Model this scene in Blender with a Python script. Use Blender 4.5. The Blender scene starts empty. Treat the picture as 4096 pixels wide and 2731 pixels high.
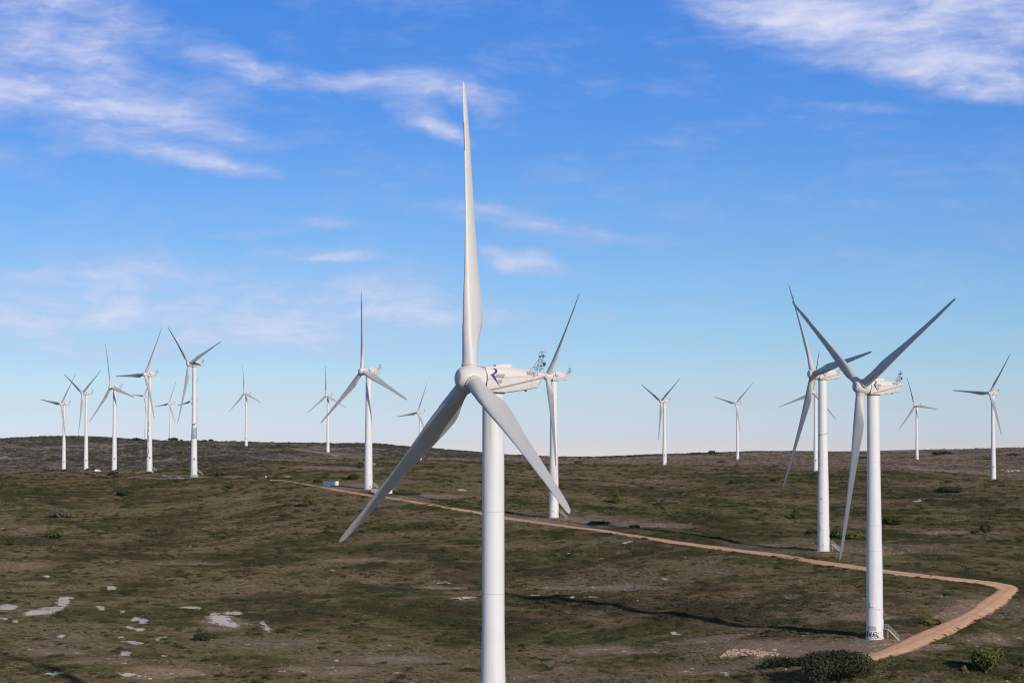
import bpy, bmesh, math, random
import numpy as np
from mathutils import Vector, Matrix
R = math.radians
rng = np.random.default_rng(7); random.seed(7)
sc = bpy.context.scene
col = sc.collection
FOC = 7964.0                      # focal length in photo pixels (4096 wide)
PITCH = 0.0335953
SUN_AZ, SUN_EL = R(30), R(22)     # sun stands behind and to the right of the camera

# ------------------------------------------------------------------ materials
class NT:
    def __init__(s, nt): s.t = nt; s.n = nt.nodes; s.l = nt.links
    def add(s, k, **kw):
        n = s.n.new(k)
        for a, v in kw.items():
            if a == 'i':
                for kk, vv in v.items():
                    if isinstance(vv, bpy.types.NodeSocket): s.l.new(vv, n.inputs[kk])
                    else: n.inputs[kk].default_value = vv
            else: setattr(n, a, v)
        return n
    def math(s, op, a, b=0.0, c=0.0, clamp=False):
        n = s.n.new('ShaderNodeMath'); n.operation = op; n.use_clamp = clamp
        for i, v in enumerate((a, b, c)):
            if isinstance(v, bpy.types.NodeSocket): s.l.new(v, n.inputs[i])
            else: n.inputs[i].default_value = v
        return n.outputs[0]
    def mix(s, f, a, b, mode='MIX'):
        n = s.n.new('ShaderNodeMix'); n.data_type = 'RGBA'; n.blend_type = mode
        for k, v in ((0, f), (6, a), (7, b)):
            if isinstance(v, bpy.types.NodeSocket): s.l.new(v, n.inputs[k])
            else: n.inputs[k].default_value = v if k == 0 or len(v) == 4 else (*v, 1)
        return n.outputs[2]
    def ramp(s, f, stops, interp='LINEAR'):
        n = s.n.new('ShaderNodeValToRGB'); cr = n.color_ramp; cr.interpolation = interp
        while len(cr.elements) < len(stops): cr.elements.new(0.5)
        for e, (p, c) in zip(cr.elements, stops):
            e.position = p; e.color = (*c, 1) if len(c) == 3 else c
        s.l.new(f, n.inputs[0]); return n.outputs[0]
    def sstep(s, v, a, b):
        n = s.n.new('ShaderNodeMapRange'); n.interpolation_type = 'SMOOTHSTEP'
        s.l.new(v, n.inputs[0]); n.inputs[1].default_value = a; n.inputs[2].default_value = b
        return n.outputs[0]
    def noise(s, vec, scale, detail=4, rough=.55, **kw):
        n = s.add('ShaderNodeTexNoise', **kw); s.l.new(vec, n.inputs['Vector'])
        n.inputs['Scale'].default_value = scale; n.inputs['Detail'].default_value = detail
        n.inputs['Roughness'].default_value = rough
        return n.outputs[0]
    def mapping(s, vec, loc=(0,0,0), rot=(0,0,0), scale=(1,1,1), kind='POINT'):
        n = s.add('ShaderNodeMapping', vector_type=kind); s.l.new(vec, n.inputs[0])
        n.inputs[1].default_value = loc; n.inputs[2].default_value = rot; n.inputs[3].default_value = scale
        return n.outputs[0]

def newmat(name):
    m = bpy.data.materials.new(name); m.use_nodes = True
    t = NT(m.node_tree); b = m.node_tree.nodes['Principled BSDF']
    return m, t, b
def simple(name, c, rough=.6, metal=0.0, var=.12, scale=1.5, spec=.3):
    m, t, b = newmat(name)
    g = t.add('ShaderNodeTexCoord').outputs['Object']
    n = t.noise(g, scale, 5)
    k = t.ramp(n, [(0.3, tuple(x*(1-var) for x in c)), (0.7, tuple(min(1, x*(1+var)) for x in c))])
    t.l.new(k, b.inputs['Base Color']); b.inputs['Roughness'].default_value = rough
    b.inputs['Metallic'].default_value = metal; b.inputs['Specular IOR Level'].default_value = spec
    return m

def paint(name, base, streak, dirt=.35):
    m, t, b = newmat(name)
    g = t.add('ShaderNodeTexCoord').outputs['Object']
    n1 = t.noise(t.mapping(g, scale=(1, 1, .06)), 1.6, 6, .6)      # runs of grime down the height
    n2 = t.noise(g, .35, 5, .6)
    n3 = t.noise(g, 7, 3, .6)
    f = t.math('MULTIPLY', t.sstep(n1, .5, .8), dirt)
    f2 = t.math('MULTIPLY', t.sstep(n2, .35, .75), dirt*.5)
    c = t.mix(f, base, streak); c = t.mix(f2, c, tuple(x*.86 for x in base))
    c = t.mix(t.math('MULTIPLY', t.sstep(n3, .55, .75), .12), c, streak)
    t.l.new(c, b.inputs['Base Color']); b.inputs['Roughness'].default_value = .42
    b.inputs['Specular IOR Level'].default_value = .35
    bp = t.add('ShaderNodeBump', i={'Strength': .04, 'Distance': .02, 'Height': n2}); t.l.new(bp.outputs[0], b.inputs['Normal'])
    return m
M = {}
M['tower'] = paint('tower_paint', (.77, .76, .745), (.46, .42, .37), .46)
M['nacelle'] = paint('nacelle_paint', (.72, .675, .63), (.44, .36, .30), .5)
M['blade'] = paint('blade_paint', (.63, .61, .585), (.40, .38, .35), .40)
M['collar'] = simple('collar_metal', (.60, .58, .55), .5)
M['dark'] = simple('dark_rubber', (.05, .045, .042), .7)
M['seam'] = simple('seam_joint', (.28, .25, .22), .7)  # plain dark tone of joints, blade fences and far vent boxes
M['band'] = simple('band_grey', (.36, .32, .295), .6)
M['blue'] = simple('logo_blue', (.035, .035, .19), .5)
M['letter'] = simple('letter_grey', (.19, .165, .16), .6)
M['steel'] = simple('dark_steel', (.035, .04, .05), .55)
M['galv'] = simple('galvanised_steel', (.50, .49, .47), .45, .3)
M['concrete'] = simple('concrete', (.42, .39, .35), .9, 0, .2, .8)
M['turq'] = simple('turquoise_paint', (.22, .43, .42), .8, 0, .25, 1.2)
M['edge'] = simple('worn_edge', (.24, .235, .235), .7)
M['patch'] = simple('repair_patch', (.66, .66, .67), .5)
M['black'] = simple('black_spray', (.03, .03, .05), .7, 0, .3, 6)
M['browny'] = simple('brown_spray', (.085, .055, .045), .7, 0, .3, 3)
M['orange'] = simple('faded_orange_spray', (.60, .34, .25), .8, 0, .2, 3)
M['greyspray'] = simple('grey_spray', (.34, .35, .38), .8, 0, .3, 3)
M['murblue'] = simple('mural_blue', (.27, .33, .38), .8, 0, .35, .7)
M['murwhite'] = simple('mural_white', (.62, .64, .66), .8, 0, .15, 1)
M['murred'] = simple('mural_red', (.22, .09, .085), .8, 0, .4, 1.2)
M['cabin'] = paint('cabin_white', (.82, .82, .81), (.36, .30, .25), .6)
M['roofrust'] = simple('roof_rust', (.26, .17, .13), .8, 0, .3, 1)
M['stone'] = simple('limestone', (.50, .46, .41), .9, 0, .25, 1.1)
M['stonewarm'] = simple('limestone_warm', (.50, .37, .27), .9, 0, .45, 1.6)
M['bank'] = simple('bank_soil', (.24, .175, .12), .95, 0, .5, .7)
M['bark'] = simple('bark', (.12, .09, .065), .95, 0, .3, 3)
M['twig'] = simple('dry_twig', (.30, .25, .21), .95, 0, .3, 3)
M['glass'] = simple('dark_glass', (.03, .035, .04), .15)
M['skin'] = simple('skin', (.45, .28, .2), .6)
M['jacket'] = simple('dark_red_jacket', (.13, .035, .035), .8)
M['trouser'] = simple('dark_trousers', (.03, .028, .03), .85)
M['shirt'] = simple('tan_hem', (.38, .30, .18), .85)
M['hair'] = simple('dark_hair', (.03, .02, .015), .7)

# shared vegetation pattern over world position
def veg_pattern(t, pos):
    w = t.mapping(pos, scale=(1, 1, 0))
    a = t.noise(w, .018, 5, .6); b = t.noise(w, .11, 5, .65); c = t.noise(w, .9, 5, .7)
    return w, a, b, c
def carpet(t, g, hue):
    a = t.ramp(g, [(.10, (.034, .036, .016)), (.33, (.055, .052, .024)), (.52, (.072, .066, .032)), (.70, (.112, .092, .053)), (.90, (.175, .132, .084)), (1.0, (.30, .22, .15))])
    b = t.ramp(g, [(.10, (.038, .033, .020)), (.33, (.060, .050, .028)), (.52, (.082, .064, .035)), (.70, (.128, .097, .057)), (.90, (.205, .145, .088)), (1.0, (.34, .235, .15))])
    return t.mix(1.0, t.mix(t.sstep(hue, .32, .64), a, b), (1.02, .985, 1.0), 'MULTIPLY')
def scrubmat(name, gain, pale=0.0):
    m, t, b = newmat(name); pos = t.add('ShaderNodeNewGeometry').outputs['Position']
    tone = t.add('ShaderNodeAttribute', attribute_type='INSTANCER', attribute_name='tone').outputs['Fac']; hue = t.add('ShaderNodeAttribute', attribute_type='INSTANCER', attribute_name='hue').outputs['Fac']
    oi = t.add('ShaderNodeObjectInfo').outputs['Random']; v = t.noise(pos, 2.2, 3, .6)
    g = t.math('ADD', tone, t.math('ADD', t.math('MULTIPLY', t.math('SUBTRACT', v, .5), .55), t.math('MULTIPLY', t.math('SUBTRACT', oi, .5), .16)))
    k = carpet(t, g, t.math('ADD', hue, t.math('MULTIPLY', t.math('SUBTRACT', oi, .5), .25)))
    k = t.mix(1.0, k, (gain, gain, gain), 'MULTIPLY')
    k = t.mix(1.0, k, (.215, .172, .115), 'DARKEN')
    if pale: k = t.mix(pale, k, (.26, .235, .18))
    t.l.new(k, b.inputs['Base Color']); b.inputs['Roughness'].default_value = .8; b.inputs['Specular IOR Level'].default_value = .1
    return m
def foliage(name, dark, light, dry=None, dryamt=0.0, world=True, trans=.0):
    m, t, b = newmat(name)
    pos = t.add('ShaderNodeNewGeometry').outputs['Position']
    w, a, bb, c = veg_pattern(t, pos)
    oi = t.add('ShaderNodeObjectInfo').outputs['Random']
    v = t.noise(pos, 1.7, 3, .6)
    f = t.math('ADD', t.math('MULTIPLY', v, .62), t.math('MULTIPLY', oi, .22))
    f = t.math('ADD', f, t.math('MULTIPLY', t.math('SUBTRACT', bb, .38), .75), clamp=True)
    k = t.ramp(f, [(.28, dark), (.72, light)])
    if dry:
        g = t.math('ADD', t.math('MULTIPLY', bb, .6), t.math('MULTIPLY', a, .4))
        g = t.math('ADD', g, t.math('MULTIPLY', t.math('SUBTRACT', oi, .5), .22))
        gm_ = t.sstep(t.noise(t.mapping(w, loc=(31, 17, 0)), .045, 5, .65), .50, .60)
        k = t.mix(t.math('MULTIPLY', gm_, .55), k, tuple(x*y for x, y in zip(dark, (1.15, 1.35, .9))))
        k = t.mix(t.math('MULTIPLY', t.sstep(g, .47, .56), dryamt), k, dry)
    t.l.new(k, b.inputs['Base Color']); b.inputs['Roughness'].default_value = .75
    b.inputs['Specular IOR Level'].default_value = .15
    return m
M['leafdark'] = foliage('evergreen_leaf', (.026, .036, .016), (.072, .082, .038))
M['leafdarkbrown'] = foliage('kermes_leaf', (.020, .024, .012), (.068, .070, .036))
M['pine'] = foliage('pine_leaf', (.045, .056, .018), (.145, .145, .048))
M['yellow'] = foliage('yellow_green_leaf', (.12, .105, .03), (.25, .21, .08))
M['greyleaf'] = foliage('grey_green_leaf', (.07, .075, .05), (.17, .165, .12))
M['brownleaf'] = foliage('brown_leaf', (.06, .045, .035), (.13, .10, .075))
M['scrubA'] = scrubmat('scrub_green', 1.8)
M['scrubB'] = scrubmat('scrub_olive', 2.05)
M['scrubC'] = scrubmat('scrub_grey', 2.1, .35)
M['scrubhill'] = foliage('hill_scrub', (.050, .047, .036), (.125, .112, .085), (.15, .125, .105), .6)
M['scrubdry'] = foliage('dry_hill_scrub', (.10, .082, .056), (.24, .185, .14), (.31, .23, .175), .8)
M['grasstan'] = foliage('dry_grass', (.13, .098, .062), (.24, .185, .125))

# ------------------------------------------------------------------ helpers for objects
def tag(o, label=None, cat=None, group=None, kind=None):
    if label: o['label'] = label
    if cat: o['category'] = cat
    if group: o['group'] = group
    if kind: o['kind'] = kind
    return o
def mesh(name, V, F, mats, smooth=False, fm=None):
    me = bpy.data.meshes.new(name); me.from_pydata([tuple(v) for v in V], [], [tuple(f) for f in F])
    for m in (mats if isinstance(mats, (list, tuple)) else [mats]): me.materials.append(m)
    if fm is not None: me.polygons.foreach_set('material_index', fm)
    if smooth: me.polygons.foreach_set('use_smooth', [True]*len(me.polygons))
    me.update(); return me
def obj(name, me, parent=None, loc=None, mat=None):
    o = bpy.data.objects.new(name, me); col.objects.link(o)
    if parent: o.parent = parent
    if mat is not None: o.matrix_local = mat
    elif loc is not None: o.location = loc
    return o
def empty(name, loc, rz=0):
    o = bpy.data.objects.new(name, None); col.objects.link(o); o.location = loc; o.rotation_euler = (0, 0, rz)
    o.empty_display_size = .5; return o
class MB:
    def __init__(s): s.V = []; s.F = []; s.m = []
    def _f(s, fs, k, mi):
        for f in fs: s.F.append(tuple(i+k for i in f)); s.m.append(mi)
    def box(s, c, d, rz=0, mi=0, ax=None):
        k = len(s.V); cx, sx = math.cos(rz), math.sin(rz)
        for z in (-1, 1):
            for x, y in ((-1,-1),(1,-1),(1,1),(-1,1)):
                X, Y = x*d[0]/2, y*d[1]/2
                s.V.append((c[0]+X*cx-Y*sx, c[1]+X*sx+Y*cx, c[2]+z*d[2]/2))
        s._f([(3,2,1,0),(4,5,6,7),(0,1,5,4),(1,2,6,5),(2,3,7,6),(3,0,4,7)], k, mi); return s
    def tube(s, pts, r, n=8, mi=0, cap=True):
        pts = [Vector(p) for p in pts]; rs = r if isinstance(r, (list, tuple)) else [r]*len(pts); k = len(s.V)
        for i, p in enumerate(pts):
            d = (pts[min(i+1, len(pts)-1)]-pts[max(i-1, 0)]).normalized()
            u = d.orthogonal().normalized() if i == 0 else (u-d*u.dot(d)).normalized()
            v = d.cross(u)
            for j in range(n):
                a = 2*math.pi*j/n; s.V.append(tuple(p+(u*math.cos(a)+v*math.sin(a))*rs[i]))
        fs = [(i*n+j, i*n+(j+1)%n, (i+1)*n+(j+1)%n, (i+1)*n+j) for i in range(len(pts)-1) for j in range(n)]
        if cap: fs += [tuple(range(n))[::-1], tuple((len(pts)-1)*n+j for j in range(n))]
        s._f(fs, k, mi); return s
    def lathe(s, prof, n=48, axis='z', mi=0):
        k = len(s.V)
        for (h, r) in prof:
            for j in range(n):
                a = 2*math.pi*j/n
                if axis == 'z': s.V.append((r*math.cos(a), r*math.sin(a), h))
                else: s.V.append((h, r*math.cos(a), r*math.sin(a)))
        s._f([(i*n+j, i*n+(j+1)%n, (i+1)*n+(j+1)%n, (i+1)*n+j) for i in range(len(prof)-1) for j in range(n)], k, mi)
        return s
    def poly(s, pts, mi=0): k = len(s.V); s.V += [tuple(p) for p in pts]; s._f([tuple(range(len(pts)))], k, mi); return s
    def mesh(s, name, mats, smooth=False):
        return mesh(name, s.V, s.F, mats, smooth, s.m)
def autosmooth(me, ang=35):
    bm = bmesh.new(); bm.from_mesh(me); bmesh.ops.recalc_face_normals(bm, faces=bm.faces)
    for e in bm.edges:
        if len(e.link_faces) == 2 and e.calc_face_angle(0) > R(ang): e.smooth = False
    for f in bm.faces: f.smooth = True
    bm.to_mesh(me); bm.free(); return me

# ------------------------------------------------------------------ camera
CP, SP = math.cos(PITCH), math.sin(PITCH)
def ray(u, v):
    x = (u-2048)/FOC; y = -(v-1365.5)/FOC
    return x, CP - y*SP, SP + y*CP          # X, Y, Z
def zat(u, v, d):                           # height of the sight line at forward distance d
    x, y, z = ray(u, v); return x/y*d, d, z/y*d
def proj(X, Y, Z):
    f = Y*CP + Z*SP; up = -Y*SP + Z*CP
    return 2048 + FOC*X/f, 1365.5 - FOC*up/f
cd = bpy.data.cameras.new('camera'); cam = bpy.data.objects.new('camera', cd); col.objects.link(cam)
cd.sensor_width = 36; cd.lens = FOC/4096*36; cd.clip_start = 1; cd.clip_end = 40000
cam.rotation_euler = (math.pi/2 + PITCH, 0, 0); sc.camera = cam

# ------------------------------------------------------------------ turbines: measured places
# x, y, hub z, yaw, azimuth, tilt, cone, blade radius, overhang, hub height, tall tower?
TB = {0: (-5.68,269.09,4.006,206.52,113.94,5.94,4.54,41.26,3.5,74,1),
1: (-478.61,2114.76,4.885,225.22,36.88,5.89,1.51,40.88,3.78,72.02,1), 2: (-413.97,1919.98,14.797,221.82,57.44,5.57,2.39,40.68,4.2,75.15,1),
3: (-346.43,1719.64,18.088,223.74,102.79,4.95,2.12,40.77,4.0,71.71,1), 4: (-279.63,1517.47,25.966,222.11,28.73,5.96,1.81,40.61,4.29,73.69,1),
5: (-215.86,1331.17,29.718,220.77,69.53,6.14,.74,40.49,4.13,73.97,1), 6: (-683.6,3700,23.4,222.7,33.34,5.9,2.9,40.95,4.18,83,1),
7: (-562.58,3265.4,7.96,223.5,22.93,6.44,.81,41.06,3.68,68,1), 8: (-491.64,3048.5,11.29,220.7,20.07,6.6,-1.0,41.0,3.9,68,1),
9: (-380.74,2833,21.29,227.5,108.9,6.0,1.43,40.9,3.86,74.6,1), 10: (-249.6,2674.9,17.13,233.5,113.8,5.64,1.12,40.9,3.85,75.18,1),
11: (-74.19,986.58,18.377,220.86,110.77,5.9,.13,40.87,3.96,58.35,0), 12: (-118.15,2497.7,-4.96,221.85,21.86,6.5,2.2,40.9,3.86,65.74,1),
13: (14.97,835.3,13.489,210.67,35.8,5.72,4.07,41.48,3.0,59.2,0), 14: (152.58,2038.9,7.354,209.65,55.39,6.1,2.36,40.8,4.04,65.53,1),
15: (312.86,2784.4,6.645,226.0,44.36,6.7,1.06,41.05,3.49,78.88,1), 16: (102.11,674.6,11.625,197.38,81.19,6.16,.32,41.64,3.44,59.8,0),
17: (83.15,474.3,5.129,202.29,62.34,6.27,.93,41.5,3.38,59.77,0), 18: (285.1,1885.3,15.0,223.2,9.73,6.06,4.66,41.1,3.21,74.34,1),
19: (533.7,2638.3,3.64,218.55,97.2,6.5,1.47,41.06,3.47,78.6,1), 20: (412.39,1718.9,13.2,214.97,33.8,5.9,3.39,40.89,3.78,73.97,1)}
def base_of(n):
    x, y, z, psi, az, ti, co, rr, oh, hh, tall = TB[n]
    return x-oh*math.cos(R(psi)), y-oh*math.sin(R(psi)), z-hh

# ------------------------------------------------------------------ terrain
CT = []
for n in TB:
    q_ = base_of(n); CT.append((q_[0], q_[1], q_[2]-{4: 1.7, 5: 1.9, 20: 1.8, 10: .8}.get(n, 0)))
def cp(u, v, d): CT.append(zat(u, v, d))
for u, v, d in [(0,2731,425),(1024,2731,430),(2048,2731,435),(3072,2731,433),(4096,2731,430),
    (0,2400,600),(700,2400,600),(1400,2400,600),(0,2200,790),(700,2200,785),(1500,2200,745),(0,2050,1010),(700,2050,985),(1400,2050,880),
    (0,1950,1340),(500,1950,1290),(1000,1945,1190),(0,1903,1750),(500,1903,1600),
    (2200,2410,604),(2974,2504,519),(2465,2444,572),(3131,2193,694.5),(2019,2048,872),(1923,2022,891),(1746,1996,928),(1364,1945,1017),
    (2600,2200,690),(2600,2050,880),(2600,1950,1180),(2500,1900,1500),(3200,1950,1180),(3000,1900,1550),(3600,2100,830),(4096,2100,830),
    (3700,2000,1060),(4096,2000,1040),(3800,1950,1300),(4096,2300,620),(4096,2500,520),(3600,1905,1600),
    # shoulder of the near plateau
    (0,1889,2030),(900,1878,1900),(1250,1868,2000),(1700,1868,2050),(2150,1866,2000),(3000,1872,2000),(3500,1872,1950),(4096,1915,1700),
    # far left hill
    (0,1875,2480),(400,1880,2430),(800,1875,2350),(1100,1862,2330),(0,1820,2700),(450,1820,2690),(800,1825,2600),(1150,1825,2560),
    (0,1764,2980),(300,1761,2960),(600,1760,2950),(800,1763,2940),(980,1769,2930),(1300,1777,2900),(1500,1781,2880),(1625,1793,2850),(1780,1808,2830),(1925,1819,2820),
    # middle and right skyline
    (2060,1824,2950),(2200,1829,3050),(2350,1829,3100),(2500,1825,3100),(2665,1817,3150),(2850,1812,3200),(2980,1805,3250),(3200,1804,3300),(3450,1804,3250),(3700,1800,3150),(3900,1797,3100),(4096,1791,3050),
    (2300,1850,2600),(2700,1845,2600),(3200,1838,2600),(3600,1838,2500),(4096,1850,2350),(4096,1890,1950)]: cp(u, v, d)
for s in (-.30, -.15, 0, .13, .26):         # hidden ground behind and beside what the lens sees
    CT += [(s*4300, 4300, -125), (s*6500, 6500, -230)]
for s in (-.32, .34):
    CT += [(s*450, 450, -62), (s*900, 900, -56), (s*1600, 1600, -60), (s*2800, 2800, -66)]
CT += [(-600*.26, 2250, -81), (-.2*2260, 2260, -82), (-.16*2230, 2230, -80), (0, 150, -80), (-60, 300, -68), (60, 300, -66)]
CT = np.array(CT, float)
def wp(x, y):                               # warp so that the spline is smooth in bearing and log distance
    d = np.hypot(x, y); return np.stack([np.arctan2(x, y)*5.0, np.log(np.maximum(d, 120))*1.6], -1)
def tps(r2): return np.where(r2 > 1e-12, .5*r2*np.log(np.maximum(r2, 1e-12)), 0)
_P = wp(CT[:, 0], CT[:, 1]); _n = len(_P)
_A = np.zeros((_n+3, _n+3)); _A[:_n, :_n] = tps(((_P[:, None]-_P[None])**2).sum(-1)) + np.eye(_n)*2e-5
_A[:_n, _n] = 1; _A[:_n, _n+1:] = _P; _A[_n, :_n] = 1; _A[_n+1:, :_n] = _P.T
_W = np.linalg.solve(_A, np.concatenate([CT[:, 2], [0, 0, 0]]))
_wr = np.random.default_rng(3)
ROAD = None
WV = [(l, _wr.uniform(0, 6.28), _wr.uniform(0, 6.28), a) for l, a in ((170,.5),(120,.4),(75,.32),(52,.26),(37,.2),(26,.16),(19,.13),(13.5,.11),(9.7,.09),(7.1,.07)) for _ in range(3)]
def ground(x, y, bumps=True):
    x = np.asarray(x, float); y = np.asarray(y, float); sh = x.shape; x = x.ravel(); y = y.ravel()
    az = np.arctan2(x, y); azc = np.clip(az, -.36, .38); d = np.clip(np.hypot(x, y), 150, 6500)
    z = np.empty_like(x)
    for i in range(0, len(x), 20000):
        q = wp(d[i:i+20000]*np.sin(azc[i:i+20000]), d[i:i+20000]*np.cos(azc[i:i+20000]))
        z[i:i+20000] = tps(((q[:, None]-_P[None])**2).sum(-1)) @ _W[:_n] + _W[_n] + q @ _W[_n+1:]
    if bumps:
        b = np.zeros_like(x)
        for l, th, ph, a in WV:
            k = 6.2832/l; b += a*.5*np.sin(k*(x*math.cos(th)+y*math.sin(th))+ph+1.3*np.sin(k*.37*(x*math.sin(th)-y*math.cos(th))+ph*2))
        far = np.clip((np.hypot(x, y)-2200)/800, 0, 1)
        near = np.ones_like(x)
        for n in TB:
            q_ = base_of(n); near *= 1-np.exp(-((x-q_[0])**2+(y-q_[1])**2)/200)
        if ROAD is not None:
            dm = np.full(len(x), 1e9)
            for i in range(0, len(x), 8000):
                sl_ = slice(i, i+8000); dm[sl_] = ((x[sl_, None]-ROAD[:, 0])**2+(y[sl_, None]-ROAD[:, 1])**2).min(1)
            near *= 1-.92*np.exp(-dm/500)
        z += b*(1-.35*far)*near
    r_ = np.hypot(x, y); z -= np.maximum(r_-6000, 0)*.06+np.maximum(3900-np.maximum(r_, 3400), 0)*0
    return z.reshape(sh)
_TBx = np.array([base_of(n) for n in TB])
def G(x, y): return float(ground(np.array([x]), np.array([y]))[0])
_ds = np.exp(np.linspace(math.log(385), math.log(3400), 1500))
def at(u, v):                               # where the sight line of a photo pixel meets the ground
    x, y, z = ray(u, v); g = ground(x/y*_ds, _ds); zz = z/y*_ds
    i = np.argmax(g >= zz)
    if g[i] < zz[i]: i = int(np.argmin(zz-g))
    if i > 0 and g[i] >= zz[i]:
        a, b = zz[i-1]-g[i-1], g[i]-zz[i]; f = a/(a+b+1e-9); d = _ds[i-1]+(_ds[i]-_ds[i-1])*f
    else: d = _ds[i]
    X = x/y*d; return Vector((X, d, G(X, d)))

def c7(l): return [(3000+x*.6575, 1700+y*.6575) for x, y in l]
outer = [(1080,1918.5),(1150,1922.5),(1240,1937),(1287,1945.5),(1334,1954),(1390,1964.5),(1436,1972),(1481,1980),(1523,1985.5),(1595,1996),(1680,2009),(1800,2029),(1927,2051),(2019,2067),(2150,2087),(2277,2105),(2405,2119),(2533,2140),(2660,2159),(2750,2172),(2870,2187)] + c7([(0,765),(200,788),(400,822),(600,850),(800,880),(1000,905),(1200,927),(1400,948),(1500,960),(1590,975),(1622,992),(1600,1025),(1540,1080),(1440,1150),(1330,1215),(1200,1280),(1080,1330),(960,1375),(820,1410),(730,1432),(560,1490)])
inner = [(1080,1922),(1150,1926),(1240,1944),(1287,1952),(1334,1962.5),(1390,1971),(1436,1978.5),(1481,1985),(1523,1988.5),(1595,2000.5),(1680,2016),(1800,2037),(1927,2059),(2019,2076),(2150,2093),(2277,2111),(2405,2127),(2533,2147.5),(2660,2169),(2750,2182),(2870,2198)] + c7([(0,782),(200,808),(400,845),(600,872),(800,900),(1000,925),(1200,945),(1400,968),(1450,977),(1495,990),(1512,1003),(1500,1022),(1440,1062),(1370,1110),(1270,1165),(1150,1215),(1030,1265),(900,1330),(800,1375),(695,1405),(520,1455)])
_rc = [(at(*a)+at(*b))/2 for a, b in zip(outer, inner)]; _rd = []
for a, b in zip(_rc[:-1], _rc[1:]):
    n_ = max(1, int((b-a).length/9)); _rd += [a.lerp(b, q/n_).to_2d() for q in range(n_)]
ROAD = np.array([tuple(q) for q in _rd])
az = np.concatenate([np.radians(np.arange(-180, -24, 6)), np.radians(np.arange(-24, -15.6, .6)), np.linspace(R(-15.6), R(15.6), 560), np.radians(np.arange(16.2, 24.1, .6)), np.radians(np.arange(30, 181, 6))])
dd = np.concatenate([[2, 20, 60, 110, 160, 210, 260, 300, 335, 365], np.exp(np.linspace(math.log(388), math.log(3350), 780)), np.exp(np.linspace(math.log(3400), math.log(14000), 28))])
AZ, DD = np.meshgrid(az, dd); GX = DD*np.sin(AZ); GY = DD*np.cos(AZ); GZ = ground(GX, GY)
GU, GV = proj(GX, np.maximum(GY, 1), GZ)
na, nd = len(az), len(dd)
def seg(u, v, pts, w):                      # soft band along a polyline, 1 on it and 0 outside
    best = np.full(u.shape, 9e9); asp = 3.0
    for (a, b), (c, d) in zip(pts[:-1], pts[1:]):
        dx, dy = c-a, (d-b)*asp; L = dx*dx+dy*dy+1e-9
        t = np.clip(((u-a)*dx+(v-b)*asp*dy)/L, 0, 1); best = np.minimum(best, np.hypot(u-a-t*dx, (v-b)*asp-t*dy))
    return np.clip(1.3-best/w, 0, 1)
def ell(u, v, cx, cy, a, b, ang=0):
    c, s = math.cos(ang), math.sin(ang); X = (u-cx)*c+(v-cy)*s; Y = -(u-cx)*s+(v-cy)*c
    return np.clip(1.5-np.sqrt((X/a)**2+(Y/b)**2), 0, 1)
# bare limestone showing between the shrubs: patches as (u, v, half width, half height, slope)
RK = [(185,2442,75,14,-.12),(255,2408,30,22,-.3),(130,2452,40,8,0),(270,2391,35,5,0),(30,2428,45,14,0),(15,2476,22,8,0),(62,2483,18,7,0),(405,2432,22,10,.2),(490,2447,18,6,-.3),(560,2482,40,13,.1),(530,2514,35,7,.3),(565,2518,18,6,0),
      (545,2571,60,6,.08),(485,2549,18,6,0),(645,2554,30,9,-.2),(506,2612,28,10,0),(655,2624,17,6,0),(215,2694,45,8,-.1),(445,2353,22,10,0),(760,2430,50,6,0),(880,2475,48,22,.25),(935,2452,40,9,0),(925,2498,32,9,.1),(1065,2512,25,14,.8),(1050,2490,16,6,0),
      (245,2542,15,6,0),(510,2697,25,7,0),(835,2614,9,5,0),(1860,2390,55,5,-.06),(2140,2380,26,4,0),(2365,2388,30,4,0),(2290,2389,14,6,0),(2700,2534,18,8,.2),(2910,2697,18,9,0),(1780,2331,30,3,0),(2510,2170,28,5,-.2),(1850,1960,18,4,0),(2485,2435,14,3,0),
      (2660,2315,12,4,0),(800,2555,10,4,0),(1345,2640,10,4,0),(190,2305,24,4,0),(3830,2080,16,3,0),(3670,2005,20,4,-.1),(3100,2600,10,4,0),(1330,2280,14,4,0)]
rock = np.zeros(GU.shape); pad = np.zeros(GU.shape); red = np.zeros(GU.shape)
vis = (np.abs(AZ) < R(17)) & (DD > 370) & (DD < 3400)
u_, v_ = GU[vis], GV[vis]
r_ = np.zeros(u_.shape)
for cx, cy, a, b, s in RK: r_ = np.maximum(r_, ell(u_, v_, cx, cy, a, b, s))
p_ = np.zeros(u_.shape)
for cx, cy, a, b, s in [(3370,2590,320,36,0),(3150,2578,240,30,0),(3560,2585,130,30,-.3),(3300,2190,400,24,.02),(3500,2195,300,22,.02),(2350,2085,350,24,.03),(2600,2095,200,12,.05),(2060,2070,120,14,.1),
        (1480,1950,170,14,0),(1700,1985,170,10,0),(610,1910,110,7,0),(760,1905,90,6,.05),(930,1905,80,4,0),(60,2262,150,18,0),(120,2330,120,8,0),(420,2640,160,22,0),(620,2690,180,24,0),(250,2610,120,14,0),(900,2490,110,26,0),(3800,2475,150,40,-.5),
        (700,2250,160,12,0),(1750,2350,120,7,0),(2850,2555,140,14,-.1),(3480,2470,110,16,0),(3760,2590,60,18,0),(3960,2560,140,30,0),(2500,2600,160,18,0),(1250,2680,200,20,0),(1600,2640,160,14,0),
        (2450,2350,260,10,0),(1500,2240,200,9,0),(3800,2130,200,7,0),(3550,2470,100,12,0),(1330,1872,170,8,.03),(1180,1842,140,5,.05)]:
    p_ = np.maximum(p_, ell(u_, v_, cx, cy, a, b, s))
e_ = np.zeros(u_.shape)
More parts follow.
